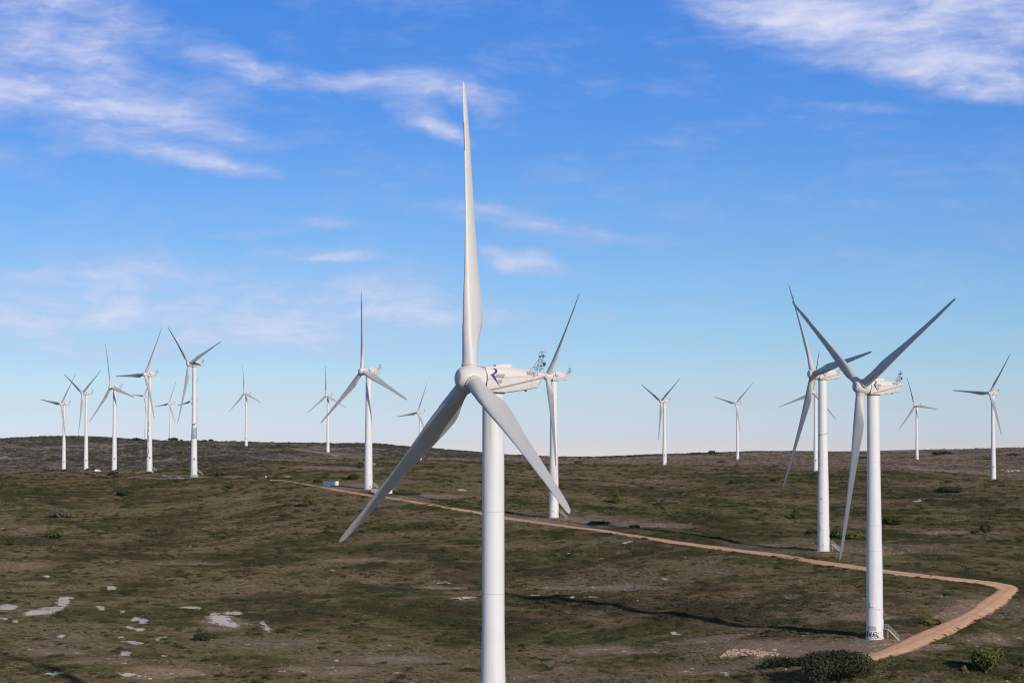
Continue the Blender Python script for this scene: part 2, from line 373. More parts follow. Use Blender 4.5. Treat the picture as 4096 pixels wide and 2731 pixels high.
for cx, cy, a, b, s in [(2930,1846,38,4.5,-.03),(3015,1835,30,4,-.1),(3600,2530,90,22,-.4),(3530,2215,70,8,0),(3300,2225,120,7,.05),(2250,2090,130,7,.05),(1480,1965,90,6,0),(1700,1992,60,3,0),(3760,2465,60,14,-.5),(50,2265,90,12,0),(560,2665,120,14,0),(3660,1868,60,4,0)]:
    e_ = np.maximum(e_, ell(u_, v_, cx, cy, a, b, s))
rock[vis] = r_; pad[vis] = p_; red[vis] = e_
def vnoise(x, y, s, seed):
    X_ = x/s; Y_ = y/s; xi = np.floor(X_).astype(np.int64); yi = np.floor(Y_).astype(np.int64); fx = X_-xi; fy = Y_-yi
    fx = fx*fx*(3-2*fx); fy = fy*fy*(3-2*fy)
    def hsh(a, b):
        q = (a*374761393+b*668265263+seed*1442695041) & 0xffffffff; q = ((q ^ (q >> 13))*1274126177) & 0xffffffff; q ^= q >> 16
        return (q & 0xffff)/65535.0
    return (hsh(xi, yi)*(1-fx)+hsh(xi+1, yi)*fx)*(1-fy)+(hsh(xi, yi+1)*(1-fx)+hsh(xi+1, yi+1)*fx)*fy-.5
def fbm(x, y, scales, wts, seed):
    c, s = math.cos(.6), math.sin(.6); r = 0
    for i, (l, w_) in enumerate(zip(scales, wts)):
        r = r+w_*vnoise(x*c-y*s+i*37.7, x*s+y*c-i*19.3, l, seed+i); c, s = c*.8-s*.6, s*.8+c*.6
    return r
def tone_at(x, y):
    wx = x+14*fbm(x, y, (40, 16), (1, .6), 70); wy = y+14*fbm(x, y, (40, 16), (1, .6), 80)
    g_ = fbm(wx, wy, (150, 62, 27, 12, 5.5, 2.6), (.36, .44, .50, .50, .46, .36), 5)
    h_ = fbm(wx, wy, (120, 45, 17, 7), (.6, .6, .5, .4), 40)
    return g_, h_
TONE, HUE = tone_at(GX, GY)
# far hills carry other vegetation: left hill burnt and purple, right hill dry grass
L_ = np.clip((DD-2230)/120, 0, 1)*np.clip((2060-GU)/120, 0, 1)
bound = np.interp(GU, [1900,2200,2500,3000,3500,3750,4100], [1852,1856,1862,1868,1880,1890,1915])
D_ = np.clip((bound-GV)/5, 0, 1)*np.clip((GU-1950)/120, 0, 1)*(GY > 1500)
V = np.stack([GX.ravel(), GY.ravel(), GZ.ravel()], -1)
jj, ii = np.meshgrid(np.arange(na-1), np.arange(nd-1)); a0 = (ii*na+jj).ravel()
F = np.stack([a0, a0+1, a0+na+1, a0+na], -1)[:, ::-1]
gm = bpy.data.meshes.new('ground')
gm.vertices.add(len(V)); gm.vertices.foreach_set('co', V.astype(np.float32).ravel())
gm.loops.add(F.size); gm.loops.foreach_set('vertex_index', F.astype(np.int32).ravel())
gm.polygons.add(len(F)); gm.polygons.foreach_set('loop_start', np.arange(0, F.size, 4, dtype=np.int32))
gm.polygons.foreach_set('use_smooth', np.ones(len(F), bool)); gm.update(calc_edges=True); gm.validate()
ca = gm.attributes.new('zones', 'FLOAT_COLOR', 'POINT')
ca.data.foreach_set('color', np.stack([rock, pad, red, L_], -1).astype(np.float32).ravel())
cz = gm.attributes.new('tone', 'FLOAT', 'POINT'); cz.data.foreach_set('value', (TONE+.5).astype(np.float32).ravel())
cz = gm.attributes.new('hue', 'FLOAT', 'POINT'); cz.data.foreach_set('value', (HUE+.5).astype(np.float32).ravel())
cb = gm.attributes.new('dryhill', 'FLOAT', 'POINT'); cb.data.foreach_set('value', D_.astype(np.float32).ravel())

m, t, b = newmat('garrigue_ground')
pos = t.add('ShaderNodeNewGeometry').outputs['Position']
w, A, B, C = veg_pattern(t, pos)
fine = t.noise(w, 3.5, 4, .7)
att = t.add('ShaderNodeAttribute', attribute_name='zones'); sp = t.add('ShaderNodeSeparateColor', i={0: att.outputs['Color']})
dry = t.add('ShaderNodeAttribute', attribute_name='dryhill').outputs['Fac']
S = lambda *p: [t.math('MULTIPLY', x, k) for x, k in p]
def summ(*p):
    r = None
    for x, k in p:
        y = t.math('MULTIPLY', x, k); r = y if r is None else t.math('ADD', r, y)
    return r
tone = t.add('ShaderNodeAttribute', attribute_name='tone').outputs['Fac']; hue = t.add('ShaderNodeAttribute', attribute_name='hue').outputs['Fac']
nz = t.math('ADD', t.math('MULTIPLY', t.math('SUBTRACT', C, .5), 1.25), t.math('MULTIPLY', t.math('SUBTRACT', fine, .5), 1.1))
g = t.math('ADD', tone, nz); pn = t.math('MULTIPLY', sp.outputs[1], .74); nz = t.math('MULTIPLY', nz, t.math('ADD', 1.0, t.math('MULTIPLY', sp.outputs[1], .9)))
g = t.math('ADD', tone, nz)
g = t.math('ADD', g, pn); hh_ = t.math('ADD', hue, t.math('MULTIPLY', nz, .4))
base = carpet(t, g, hh_)
redm = t.sstep(summ((sp.outputs[2], 1.0), (tone, .5), (C, 1.2), (fine, .4)), 1.25, 1.7)
base = t.mix(t.math('MULTIPLY', redm, .8), base, t.ramp(C, [(.35, (.26, .145, .085)), (.62, (.46, .28, .18))]))
hc = t.ramp(summ((tone, .32), (A, .2), (B, .28), (C, .2)), [(.38, (.048, .042, .034)), (.47, (.092, .076, .060)), (.56, (.155, .120, .096)), (.66, (.26, .205, .17))])
sv = t.mapping(pos, scale=(.20, .20, 0)); st = t.noise(sv, .40, 4, .58)
streak = t.sstep(t.math('ADD', st, t.math('MULTIPLY', t.math('SUBTRACT', C, .5), .25)), .58, .63)
hc = t.mix(.42, hc, t.mix(1.0, carpet(t, t.math('ADD', g, .12), hh_), (1.15, 1.15, 1.15), 'MULTIPLY'))
hc = t.mix(t.math('MULTIPLY', streak, .75), hc, (.50, .43, .37))
base = t.mix(att.outputs['Alpha'], base, hc)
dc = t.ramp(summ((tone, .38), (A, .2), (B, .22), (C, .2)), [(.40, (.085, .072, .055)), (.46, (.16, .122, .09)), (.54, (.25, .185, .14)), (.63, (.34, .25, .195))])
base = t.mix(dry, base, dc)
Em = t.noise(w, .33, 4, .65)
rk = t.sstep(summ((sp.outputs[0], 1.0), (Em, 3.4), (C, 1.5), (fine, .6)), 3.18, 3.28)
bits = t.sstep(t.noise(w, 1.1, 3, .8), .735, .76)           # stray stones
rk = t.math('MAXIMUM', rk, t.math('MULTIPLY', bits, .55))
base = t.mix(rk, base, t.ramp(fine, [(.34, (.34, .25, .18)), (.43, (.68, .57, .47)), (.6, (.85, .74, .64)), (.8, (.88, .79, .69))]))
t.l.new(base, b.inputs['Base Color']); b.inputs['Roughness'].default_value = .95; b.inputs['Specular IOR Level'].default_value = .05
bp = t.add('ShaderNodeBump', i={'Strength': .7, 'Distance': .35, 'Height': summ((C, 1.0), (fine, .4))}); t.l.new(bp.outputs[0], b.inputs['Normal'])
M['ground'] = m; gm.materials.append(m)
go = obj('ground', gm); tag(go, kind='structure')

# ------------------------------------------------------------------ tracks
TRACKM = []                                 # world polygons used to keep plants off the tracks
def trackmesh(name, top, bot, mat, lift=.36, sub=14):
    P = [at(*p) for p in top]; Q = [at(*p) for p in bot]; V = []; rows = []
    k = len(P)
    for i in range(k-1):
        L = max((P[i+1]-P[i]).length, (Q[i+1]-Q[i]).length); n = max(2, int(L/3))
        for j in range(n):
            f = j/n
            def cr(A, f):
                a0, a1, a2, a3 = A[max(i-1, 0)], A[i], A[i+1], A[min(i+2, k-1)]
                return .5*((2*a1)+(a2-a0)*f+(2*a0-5*a1+4*a2-a3)*f*f+(3*a1-a0-3*a2+a3)*f**3)
            rows.append((cr(P, f), cr(Q, f)))
    rows.append((P[-1], Q[-1]))
    F = []; xs = []; ys = []; nc = 9
    for a, c in rows:
        d = (c-a); wdt = max(d.length, .1); un = d/wdt
        ex = .12*wdt if wdt < 9 else .3; a = a - un*(random.uniform(0, .5)+.2+ex); c = c + un*(random.uniform(0, .5)+.2+ex)
        for q in range(nc):
            p = a.lerp(c, q/(nc-1)); xs.append(p.x); ys.append(p.y)
    zs = ground(np.array(xs), np.array(ys))
    for i in range(len(xs)):
        q = i % nc; e = .02 if q in (0, nc-1) else (lift*.8 if q in (1, nc-2) else lift - (.05 if q in (2, 6) else 0))
        V.append((xs[i], ys[i], zs[i]+e))
    for i in range(len(rows)-1):
        for q in range(nc-1): F.append((i*nc+q, i*nc+q+1, (i+1)*nc+q+1, (i+1)*nc+q))
    o = obj(name, mesh(name, V, F, mat, True)); tag(o, kind='structure')
    at_ = o.data.attributes.new('across', 'FLOAT', 'POINT'); at_.data.foreach_set('value', np.array([(i_ % nc)/(nc-1) for i_ in range(len(V))], np.float32))
    for i, r in enumerate(rows):
        q = rows[min(i+1, len(rows)-1)]; s_ = rows[max(i-1, 0)]; mdir = ((q[0]+q[1])-(s_[0]+s_[1])).to_2d(); mdir = mdir.normalized() if mdir.length else Vector((1, 0)); e = (r[1]-r[0]).to_2d()
        wperp = abs(e.cross(mdir)); k = max(1, int(e.length/max(wperp, 1)))
        for j in range(k+1):
            c = r[0].lerp(r[1], j/max(k, 1)) if k > 1 else (r[0]+r[1])/2
            TRACKM.append([c.x, c.y, wperp/2 if k <= 1 else .4])
    return o
def soilmat(name, a, bcol, c):
    m, t, b = newmat(name); pos = t.add('ShaderNodeNewGeometry').outputs['Position']
    n = t.noise(pos, .25, 5, .6); n2 = t.noise(pos, 2.2, 5, .7)
    k = t.ramp(summ_(t, (n, .5), (n2, .5)), [(.36, a), (.5, bcol), (.64, c)])
    ac = t.add('ShaderNodeAttribute', attribute_name='across').outputs['Fac']; e_ = t.math('ABSOLUTE', t.math('SUBTRACT', ac, .5))
    mid = t.math('MULTIPLY', t.math('SUBTRACT', 1.0, t.sstep(e_, .03, .10)), t.sstep(n2, .46, .6))
    verge = t.math('MULTIPLY', t.sstep(t.math('ADD', e_, t.math('MULTIPLY', t.math('SUBTRACT', n2, .5), .40)), .38, .50), .7)
    k = t.mix(t.math('MULTIPLY', mid, .5), k, tuple(x*.5 for x in a)); k = t.mix(verge, k, tuple(x*.42 for x in a))
    t.l.new(k, b.inputs['Base Color']); b.inputs['Roughness'].default_value = .95; b.inputs['Specular IOR Level'].default_value = .05
    bp = t.add('ShaderNodeBump', i={'Strength': .5, 'Distance': .1, 'Height': n2}); t.l.new(bp.outputs[0], b.inputs['Normal'])
    return m
def summ_(t, *p):
    r = None
    for x, k in p:
        y = t.math('MULTIPLY', x, k); r = y if r is None else t.math('ADD', r, y)
    return r
M['track'] = soilmat('red_dirt', (.66, .35, .20), (.80, .455, .28), (.86, .55, .37))
M['gravel'] = soilmat('pale_gravel', (.42, .32, .24), (.54, .43, .33), (.64, .53, .42))
M['pinkpath'] = soilmat('pink_path', (.36, .24, .18), (.44, .31, .24), (.52, .38, .30))
trackmesh('dirt_track', outer, inner, M['track'])
cc = lambda l: [(500+x*.2168, 1620+y*.2168) for x, y in l]
trackmesh('gravel_path', cc([(180,1238),(400,1250),(600,1268),(750,1293),(900,1328),(1050,1338),(1200,1338)]), cc([(180,1246),(400,1262),(600,1288),(750,1322),(900,1356),(1050,1362),(1200,1352)]), M['gravel'])
c2 = lambda l: [(1000+x*.6061, 1100+y*.6061) for x, y in l]
trackmesh('hill_path', c2([(150,1118),(300,1146),(400,1158),(480,1167),(560,1185),(650,1203),(740,1222),(830,1242)]), c2([(150,1122),(300,1152),(400,1165),(480,1176),(560,1195),(650,1214),(740,1234),(830,1256)]), M['pinkpath'])
trackmesh('far_path', [(2975,1813.5),(3022,1819),(3046,1824),(3100,1826)], [(2975,1815),(3022,1821),(3046,1827),(3100,1828.5)], M['pinkpath'])
allT = np.array(TRACKM)
# ------------------------------------------------------------------ low scrub (nobody could count it): one object, instanced clumps
def clump(name, n, w, h, leaf, mat, seed, blobs=5, upright=.5):
    r = np.random.default_rng(seed); V = []; F = []
    ctr = [(r.uniform(-.5, .5)*w*.6, r.uniform(-.5, .5)*w*.6, r.uniform(.35, .6)*h, r.uniform(.45, .8)) for _ in range(blobs)]
    for i in range(n):
        c = ctr[i % blobs]; th = r.uniform(0, 6.28); ph = math.acos(r.uniform(-.1, 1)); q = r.uniform(.75, 1.05)*c[3]
        nx, ny, nz = math.sin(ph)*math.cos(th), math.sin(ph)*math.sin(th), math.cos(ph)
        p = np.array([c[0]+nx*q*w*.5, c[1]+ny*q*w*.5, max(.02, c[2]+nz*q*h*.5)])
        nn = np.array([nx, ny, nz])*.6 + np.array([0, 0, .35]) + r.normal(0, .42, 3); nn /= np.linalg.norm(nn)
        u = np.cross(nn, r.normal(0, 1, 3)); u /= np.linalg.norm(u)+1e-9; v = np.cross(nn, u)
        s = leaf*r.uniform(.6, 1.3); k = len(V)
        V += [p-u*s-v*s*.6, p+u*s-v*s*.6, p+u*s*.7+v*s*.7, p-u*s*.7+v*s*.7]; F.append((k, k+1, k+2, k+3))
    return mesh(name, V, F, mat)
def twiggy(name, n, w, h, mat, seed):
    r = np.random.default_rng(seed); b = MB()
    for i in range(n):
        a = r.uniform(0, 6.28); l = r.uniform(.5, 1)*h; s = r.uniform(.1, .5)*w
        p0 = (math.cos(a)*s*.2, math.sin(a)*s*.2, 0); p1 = (math.cos(a)*s, math.sin(a)*s, l*.7); a2 = a+r.uniform(-.6, .6)
        b.tube([p0, p1, (math.cos(a2)*s*1.4, math.sin(a2)*s*1.4, l)], [.02, .014, .005], 3, cap=False)
    return b.mesh(name, mat)
lib = bpy.data.collections.new('scrub_kinds')
kinds = [clump('scrub_clump', 75, 1.4, .36, .085, M['scrubA'], 1), clump('scrub_clump', 85, 1.9, .44, .095, M['scrubA'], 2, 7), clump('scrub_clump', 75, 1.4, .34, .085, M['scrubB'], 3),
         clump('scrub_clump', 85, 1.8, .38, .095, M['scrubB'], 4, 6), clump('scrub_clump', 60, 1.0, .36, .07, M['scrubC'], 5, 4), clump('scrub_clump', 60, 1.1, .35, .075, M['grasstan'], 6, 5),
         clump('scrub_clump', 150, 2.2, 1.0, .12, M['leafdark'], 8, 7), clump('scrub_clump', 75, 1.5, .5, .10, M['scrubhill'], 9, 6), clump('scrub_clump', 70, 1.4, .38, .10, M['scrubdry'], 10, 6)]
for i, me in enumerate(kinds):
    o = bpy.data.objects.new('%02d_scrub_clump' % i, me); lib.objects.link(o)
def sinnoise(x, y, l, seed, n=5):
    r = np.random.default_rng(seed); s = np.zeros_like(x)
    for _ in range(n):
        th = r.uniform(0, 6.28); k = 6.2832/(l*r.uniform(.6, 1.5))
        s += np.sin(k*(x*math.cos(th)+y*math.sin(th))+r.uniform(0, 6.28)+1.5*np.sin(k*.45*(x*math.sin(th+1)+y*math.cos(th+1))+r.uniform(0, 6.28)))
    return s/n*1.5
def bilin(A, azq, dq):
    fi = np.interp(dq, dd, np.arange(nd)); fj = np.interp(azq, az, np.arange(na))
    i = np.clip(fi.astype(int), 0, nd-2); j = np.clip(fj.astype(int), 0, na-2); a = fi-i; c = fj-j
    return (A[i, j]*(1-a)*(1-c)+A[i+1, j]*a*(1-c)+A[i, j+1]*(1-a)*c+A[i+1, j+1]*a*c)
TX0, TY0 = allT[:, 0].min()-20, allT[:, 1].min()-20
TMASK = np.zeros((int(np.ptp(allT[:, 0]))+41, int(np.ptp(allT[:, 1]))+41), bool)
for tx, ty, tr in allT:
    k_ = int(tr+1.2); cx_, cy_ = int(tx-TX0), int(ty-TY0); o_ = np.arange(-k_, k_+1)
    ox, oy = np.meshgrid(o_, o_, indexing='ij'); mm_ = np.hypot(ox+cx_+.5-(tx-TX0), oy+cy_+.5-(ty-TY0)) < tr+.9
    TMASK[(cx_+ox)[mm_], (cy_+oy)[mm_]] = True
def scatter(d0, d1, n, smin, smax, seed, weights):
    r = np.random.default_rng(seed)
    d = np.sqrt(r.uniform(d0*d0, d1*d1, n)); a = r.uniform(R(-15.4), R(15.4), n)
    x = d*np.sin(a); y = d*np.cos(a); z = bilin(GZ, a, d)
    rk, pd, rd, dh = bilin(rock, a, d), bilin(pad, a, d), bilin(red, a, d), np.maximum(bilin(D_, a, d), bilin(L_, a, d))
    tn, hu = tone_at(x, y); big = hu; mid = tn; sm = 0*x
    dens = 1.02-1.35*np.maximum(tn, -.25)-.65*np.maximum(pd*.9, rd)-3*(rk > .45)-.15*dh-.62*bilin(L_, a, d)-.4*bilin(D_, a, d)
    keep = r.uniform(0, 1, n) < np.clip(dens, .04, 1)
    keep = np.where(rk > .52, r.uniform(0, 1, n) < .16, keep); inr = rk > .52
    # off the tracks
    keep &= ~TMASK[np.clip((x-TX0).astype(int), 0, TMASK.shape[0]-1), np.clip((y-TY0).astype(int), 0, TMASK.shape[1]-1)]
    for n_ in TB:
        bx, by, bz = base_of(n_); keep &= np.hypot(x-bx, y-by) > 3.2
    x, y, z, big, mid, sm, pd, tn, hu, inr, lh, dr = [q[keep] for q in (x, y, z, big, mid, sm, pd, tn, hu, inr, bilin(L_, a, d), bilin(D_, a, d))]
    k = len(x); q = r.uniform(0, .92, k)+1.1*tn
    kind = np.select([q < .25, q < .50, q < .72, q < .92, q < 1.12], [0, 1, 2, 3, 4], 5)
    kind = np.where((pd > .4) & (r.uniform(0, 1, k) < .7), np.where(r.uniform(0, 1, k) < .5, 4, 5), kind)
    kind = np.where((r.uniform(0, 1, k) < .009) & (pd < .3) & (tn < .25), 6, kind)
    kind = np.where(r.uniform(0, 1, k) < lh*.93, 7, kind); kind = np.where((r.uniform(0, 1, k) < dr*.9), 8, kind)
    s = r.uniform(smin, smax, k)*(1-.25*mid); s = np.where(pd > .4, s*.55, s); s = np.where(inr, s*.38, s)
    return x, y, z, kind, s, r.uniform(0, 6.28, k), tn+.5+.30*pd, hu+.5
parts = [scatter(400, 800, 230000, .6, 1.15, 1, None), scatter(800, 1300, 170000, .9, 1.7, 2, None), scatter(1300, 2100, 110000, 1.3, 2.5, 3, None), scatter(2100, 3250, 60000, 1.5, 3.4, 4, None)]
X, Y, Z, K, SS, RZ, TN, HU = [np.concatenate([p[i] for p in parts]) for i in range(8)]
pm = bpy.data.meshes.new('low_scrub'); pm.vertices.add(len(X)); pm.vertices.foreach_set('co', np.stack([X, Y, Z-.04], -1).astype(np.float32).ravel())
for nm, arr, ty in (('kind_index', K.astype(np.int32), 'INT'), ('size', SS.astype(np.float32), 'FLOAT'), ('turn', RZ.astype(np.float32), 'FLOAT'), ('tone', TN.astype(np.float32), 'FLOAT'), ('hue', HU.astype(np.float32), 'FLOAT')):
    q = pm.attributes.new(nm, ty, 'POINT'); q.data.foreach_set('value', arr)
so = obj('low_scrub', pm); tag(so, kind='stuff')
print('scrub instances', len(X))
def instancer(so, lib):
  ng = bpy.data.node_groups.new(so.name+'_instancer', 'GeometryNodeTree')
  ng.interface.new_socket('Geometry', in_out='INPUT', socket_type='NodeSocketGeometry'); ng.interface.new_socket('Geometry', in_out='OUTPUT', socket_type='NodeSocketGeometry')
  N = ng.nodes; Lk = ng.links; gi = N.new('NodeGroupInput'); gout = N.new('NodeGroupOutput')
  ci = N.new('GeometryNodeCollectionInfo'); ci.inputs['Collection'].default_value = lib; ci.inputs['Separate Children'].default_value = True; ci.inputs['Reset Children'].default_value = True
  iop = N.new('GeometryNodeInstanceOnPoints'); iop.inputs['Pick Instance'].default_value = True
  def na_(nm, ty):
      q = N.new('GeometryNodeInputNamedAttribute'); q.data_type = ty; q.inputs['Name'].default_value = nm; return q.outputs[0]
  cx = N.new('ShaderNodeCombineXYZ'); Lk.new(na_('turn', 'FLOAT'), cx.inputs[2])
  Lk.new(gi.outputs[0], iop.inputs['Points']); Lk.new(ci.outputs[0], iop.inputs['Instance']); Lk.new(na_('kind_index', 'INT'), iop.inputs['Instance Index'])
  Lk.new(cx.outputs[0], iop.inputs['Rotation']); Lk.new(na_('size', 'FLOAT'), iop.inputs['Scale']); Lk.new(iop.outputs[0], gout.inputs[0])
  md = so.modifiers.new('scrub', 'NODES'); md.node_group = ng
instancer(so, lib)
# loose limestone lying on and round the bare patches
lib2 = bpy.data.collections.new('stone_kinds')
def stone(seed):
    bm = bmesh.new(); bmesh.ops.create_icosphere(bm, subdivisions=1, radius=.5); r = np.random.default_rng(seed)
    for v in bm.verts: v.co = Vector((v.co.x*r.uniform(.7, 1.2), v.co.y*r.uniform(.7, 1.2), v.co.z*r.uniform(.35, .7)))
    me = bpy.data.meshes.new('loose_stone'); bm.to_mesh(me); bm.free(); me.materials.append(M['stone']); return me
for i in range(4): o = bpy.data.objects.new('%02d_loose_stone' % i, stone(i)); lib2.objects.link(o)
r = np.random.default_rng(77); n_ = 150000; d = np.sqrt(r.uniform(405**2, 1100**2, n_)); a = r.uniform(R(-15.4), R(15.4), n_)
x = d*np.sin(a); y = d*np.cos(a); rk = bilin(rock, a, d); pd = bilin(pad, a, d); tn, hu = tone_at(x, y)
keep = r.uniform(0, 1, n_) < .45*(rk > .25)*(rk < .95)+.03*(pd > .5)+.012*(tn > .18)
keep &= ~TMASK[np.clip((x-TX0).astype(int), 0, TMASK.shape[0]-1), np.clip((y-TY0).astype(int), 0, TMASK.shape[1]-1)]
x, y, z = x[keep], y[keep], bilin(GZ, a, d)[keep]; k = len(x)
pm = bpy.data.meshes.new('loose_stones'); pm.vertices.add(k); pm.vertices.foreach_set('co', np.stack([x, y, z+.03], -1).astype(np.float32).ravel())
for nm, arr, ty in (('kind_index', r.integers(0, 4, k).astype(np.int32), 'INT'), ('size', (.18+.55*r.uniform(0, 1, k)**3).astype(np.float32), 'FLOAT'), ('turn', r.uniform(0, 6.28, k).astype(np.float32), 'FLOAT')):
    q = pm.attributes.new(nm, ty, 'POINT'); q.data.foreach_set('value', arr)
ls = obj('loose_stones', pm); tag(ls, kind='stuff'); instancer(ls, lib2)
# ------------------------------------------------------------------ turbine parts (metres)
P0 = math.sin(R(2.0))
FA, FB, PA, PB, QA, QB = -9, 1, 5, 10, 3, 9
def interp(x, xs, ys): return float(np.interp(x, xs, ys))
def blade_section(r, th0):
    ch = interp(r, [1.9, 3.2, 5, 7, 9, 11, 15, 20, 27, 34, 38.5, 40.2, 40.8, 41], [2.12, 2.12, 2.5, 3.1, 3.35, 3.2, 2.65, 2.05, 1.55, 1.15, .88, .62, .35, .12])
    tk = interp(r, [1.9, 3.2, 5, 7, 9, 12, 18, 25, 41], [1, .98, .72, .50, .38, .31, .25, .21, .17])
    rd = interp(r, [1.9, 3.2, 6.5, 9], [1, 1, .35, 0])               # roundness of the root
    th = R(th0 - interp(r, [0, 3, 9, 15, 25, 41], [-2, -2, 0, 5, 9, 13])*(1 if th0 > 40 else .3))
    bend = (.30*r/41+.70*(r/41)**2.2)*41*P0
    piv = interp(r, [3, 8, 41], [.5, .33, .30])
    pts = []; n = 28
    for i in range(n):
        a = 2*math.pi*i/n; xi = .5*(1+math.cos(a))                   # 1 = trailing edge, 0 = leading edge
        yt = 5*tk*(.2969*math.sqrt(max(xi, 0))-.1260*xi-.3516*xi*xi+.2843*xi**3-.1015*xi**4)
        camber = .05*4*xi*(1-xi)*(1-rd)
        eta = (yt if a < math.pi else -yt)+camber
        cxi, ceta = .5*(1+math.cos(a)), .5*math.sin(a)*tk/max(tk, .98)*.98
        xi = xi*(1-rd)+cxi*rd; eta = eta*(1-rd)+ceta*rd
        p = ((piv-xi)*ch, eta*ch)
        pts.append((bend+p[0]*math.sin(th)-p[1]*math.cos(th), p[0]*math.cos(th)+p[1]*math.sin(th), r))
    return pts
def make_blade_mesh(th0):
    rs = [1.9, 2.6, 3.2, 4, 5, 6, 7, 8, 9, 10, 11.5, 13, 15, 17, 19, 21, 23, 25, 27, 29, 31, 33, 35, 37, 38.5, 39.5, 40.2, 40.6, 40.85, 41]
    V = []; F = []; n = 28
    for r in rs: V += blade_section(r, th0)
    for i in range(len(rs)-1):
        for j in range(n): F.append((i*n+j, i*n+(j+1) % n, (i+1)*n+(j+1) % n, (i+1)*n+j))
    F.append(tuple(range((len(rs)-1)*n, len(rs)*n)))
    return autosmooth(mesh('blade', V, F, M['blade']), 60)
def section_strip(name, r0, r1, i0, i1, off, mat, th0=15):
    V = []; F = []; rs = np.linspace(r0, r1, max(2, int((r1-r0)/.5)+2)); idx = list(range(i0, i1+1)); k = len(idx)
    for r in rs:
        s = blade_section(float(r), th0); c = np.mean(s, 0)
        for i in idx:
            p = np.array(s[i % 28]); q = np.array(s[(i+1) % 28]); o = np.array(s[(i-1) % 28]); tt = q-o; nn = np.array([tt[1], -tt[0], 0]); nn /= np.linalg.norm(nn)+1e-9
            if nn @ (p-c) < 0: nn = -nn
            V.append(p+nn*off)
    for a in range(len(rs)-1):
        for b_ in range(k-1): F.append((a*k+b_, a*k+b_+1, (a+1)*k+b_+1, (a+1)*k+b_))
    return mesh(name, V, F, mat, True)
BLADE = make_blade_mesh(15); BLADE0 = make_blade_mesh(77)      # working pitch, and the front turbine's feathered pitch
FENCES = [section_strip('root_fence', 7.25, 7.33, FA, FB, .06, M['seam'], 77), section_strip('root_fence', 9.1, 9.18, FA, FB, .06, M['seam'], 77)]
WORN, WORN0 = [section_strip('worn_leading_edge', 31.2, 35.2, 12, 16, .012, M['edge'], q) for q in (15, 77)]
PATCH = section_strip('repair_patch', 21.0, 23.2, PA, PB, .012, M['patch'])
PATCH0 = [section_strip('repair_patch', 9.6, 10.3, QA, QB, .012, M['patch'], 77), section_strip('repair_patch', 17.6, 18.3, QA, QB, .012, M['patch'], 77)]
COLLAR = autosmooth(MB().lathe([(1.1, 1.12), (1.72, 1.12), (1.72, 1.17), (1.86, 1.20), (1.95, 1.17), (1.98, 1.07), (2.0, 1.0)], 40).mesh('blade_collar', M['collar']))
SPIN = autosmooth(MB().lathe([(1.86, .02), (1.86, .98), (1.80, 1.08), (1.55, 1.32), (1.15, 1.56), (.6, 1.76), (0, 1.86), (-.6, 1.87), (-1.2, 1.82), (-1.72, 1.74), (-1.72, .4)], 56, 'x').mesh('spinner', M['nacelle']), 40)
CAP = autosmooth(MB().lathe([(1.885, .001), (1.885, .92), (1.862, .97), (1.80, .975)], 56, 'x').mesh('nose_plate', M['blade']), 40)
RING = autosmooth(MB().lathe([(-1.66, 1.70), (-1.66, 1.775), (-1.80, 1.775), (-1.80, 1.60)], 56, 'x').mesh('rotor_joint', M['dark']), 40)
NS = [1.80, 2.4, 3.4, 4.7, 6.0, 7.4, 8.6, 9.7, 10.35, 11.0]
def ztop(t): return interp(t, [1.8, 3, 5.2, 7.9, 10.3, 11], [1.64, 1.70, 1.62, 1.34, 1.0, .86])
def zbot(t): return interp(t, [1.8, 2.9, 4.7, 8.1, 9.7, 10.35, 11], [-1.78, -1.93, -1.93, -1.48, -1.18, -.05, .52])
def wid(t): return interp(t, [1.8, 3, 5, 8, 11], [1.58, 1.72, 1.74, 1.64, 1.40])
def sect(t):
    zt, zb, w = ztop(t), zbot(t), wid(t); h = zt-zb
    return [(0, zt+.03), (w*.62, zt), (w*.86, zt-.12*h), (w, zt-.34*h), (w*.97, zb+.30*h), (w*.84, zb+.04*h), (w*.70, zb), (0, zb-.02)]
def side_y(t, z):
    s = sect(t)[1:7]; return float(np.interp(z, [p[1] for p in s][::-1], [p[0] for p in s][::-1]))
def make_nacelle():
    V = []; F = []; n = 14
    for t in NS:
        s = sect(t); ring = [(-t, y, z) for y, z in s] + [(-t, -y, z) for y, z in s[-2:0:-1]]
        V += ring
    for i in range(len(NS)-1):
        for j in range(n): F.append((i*n+j, i*n+(j+1) % n, (i+1)*n+(j+1) % n, (i+1)*n+j))
    F += [tuple(range(n)), tuple((len(NS)-1)*n+j for j in range(n))[::-1]]
    return autosmooth(mesh('nacelle', V, F, M['nacelle']), 14)
NAC = make_nacelle()
def side_strip(name, t0, z0, t1, z1, h, mat, off=.03, sides=(1, -1), n=18):
    V = []; F = []
    for sd in sides:
        k = len(V)
        for i in range(n+1):
            f = i/n; t = t0+(t1-t0)*f; z = z0+(z1-z0)*f
            for e in (0, .5, 1): V.append((-t, sd*(side_y(t, z+h*(e-.5))+off), z+h*(e-.5)))
        for i in range(n):
            for e in (0, 1): F.append((k+i*3+e, k+i*3+e+1, k+i*3+e+4, k+i*3+e+3))
    return mesh(name, V, F, mat)
NBAND = side_strip('groove_shade', 2.35, -1.52, 10.45, .22, .24, M['band'])  # raised grey strip: shade of the recessed side groove put into colour
NSEAM = side_strip('panel_seam', 1.9, -.02, 10.4, .50, .035, M['seam'])
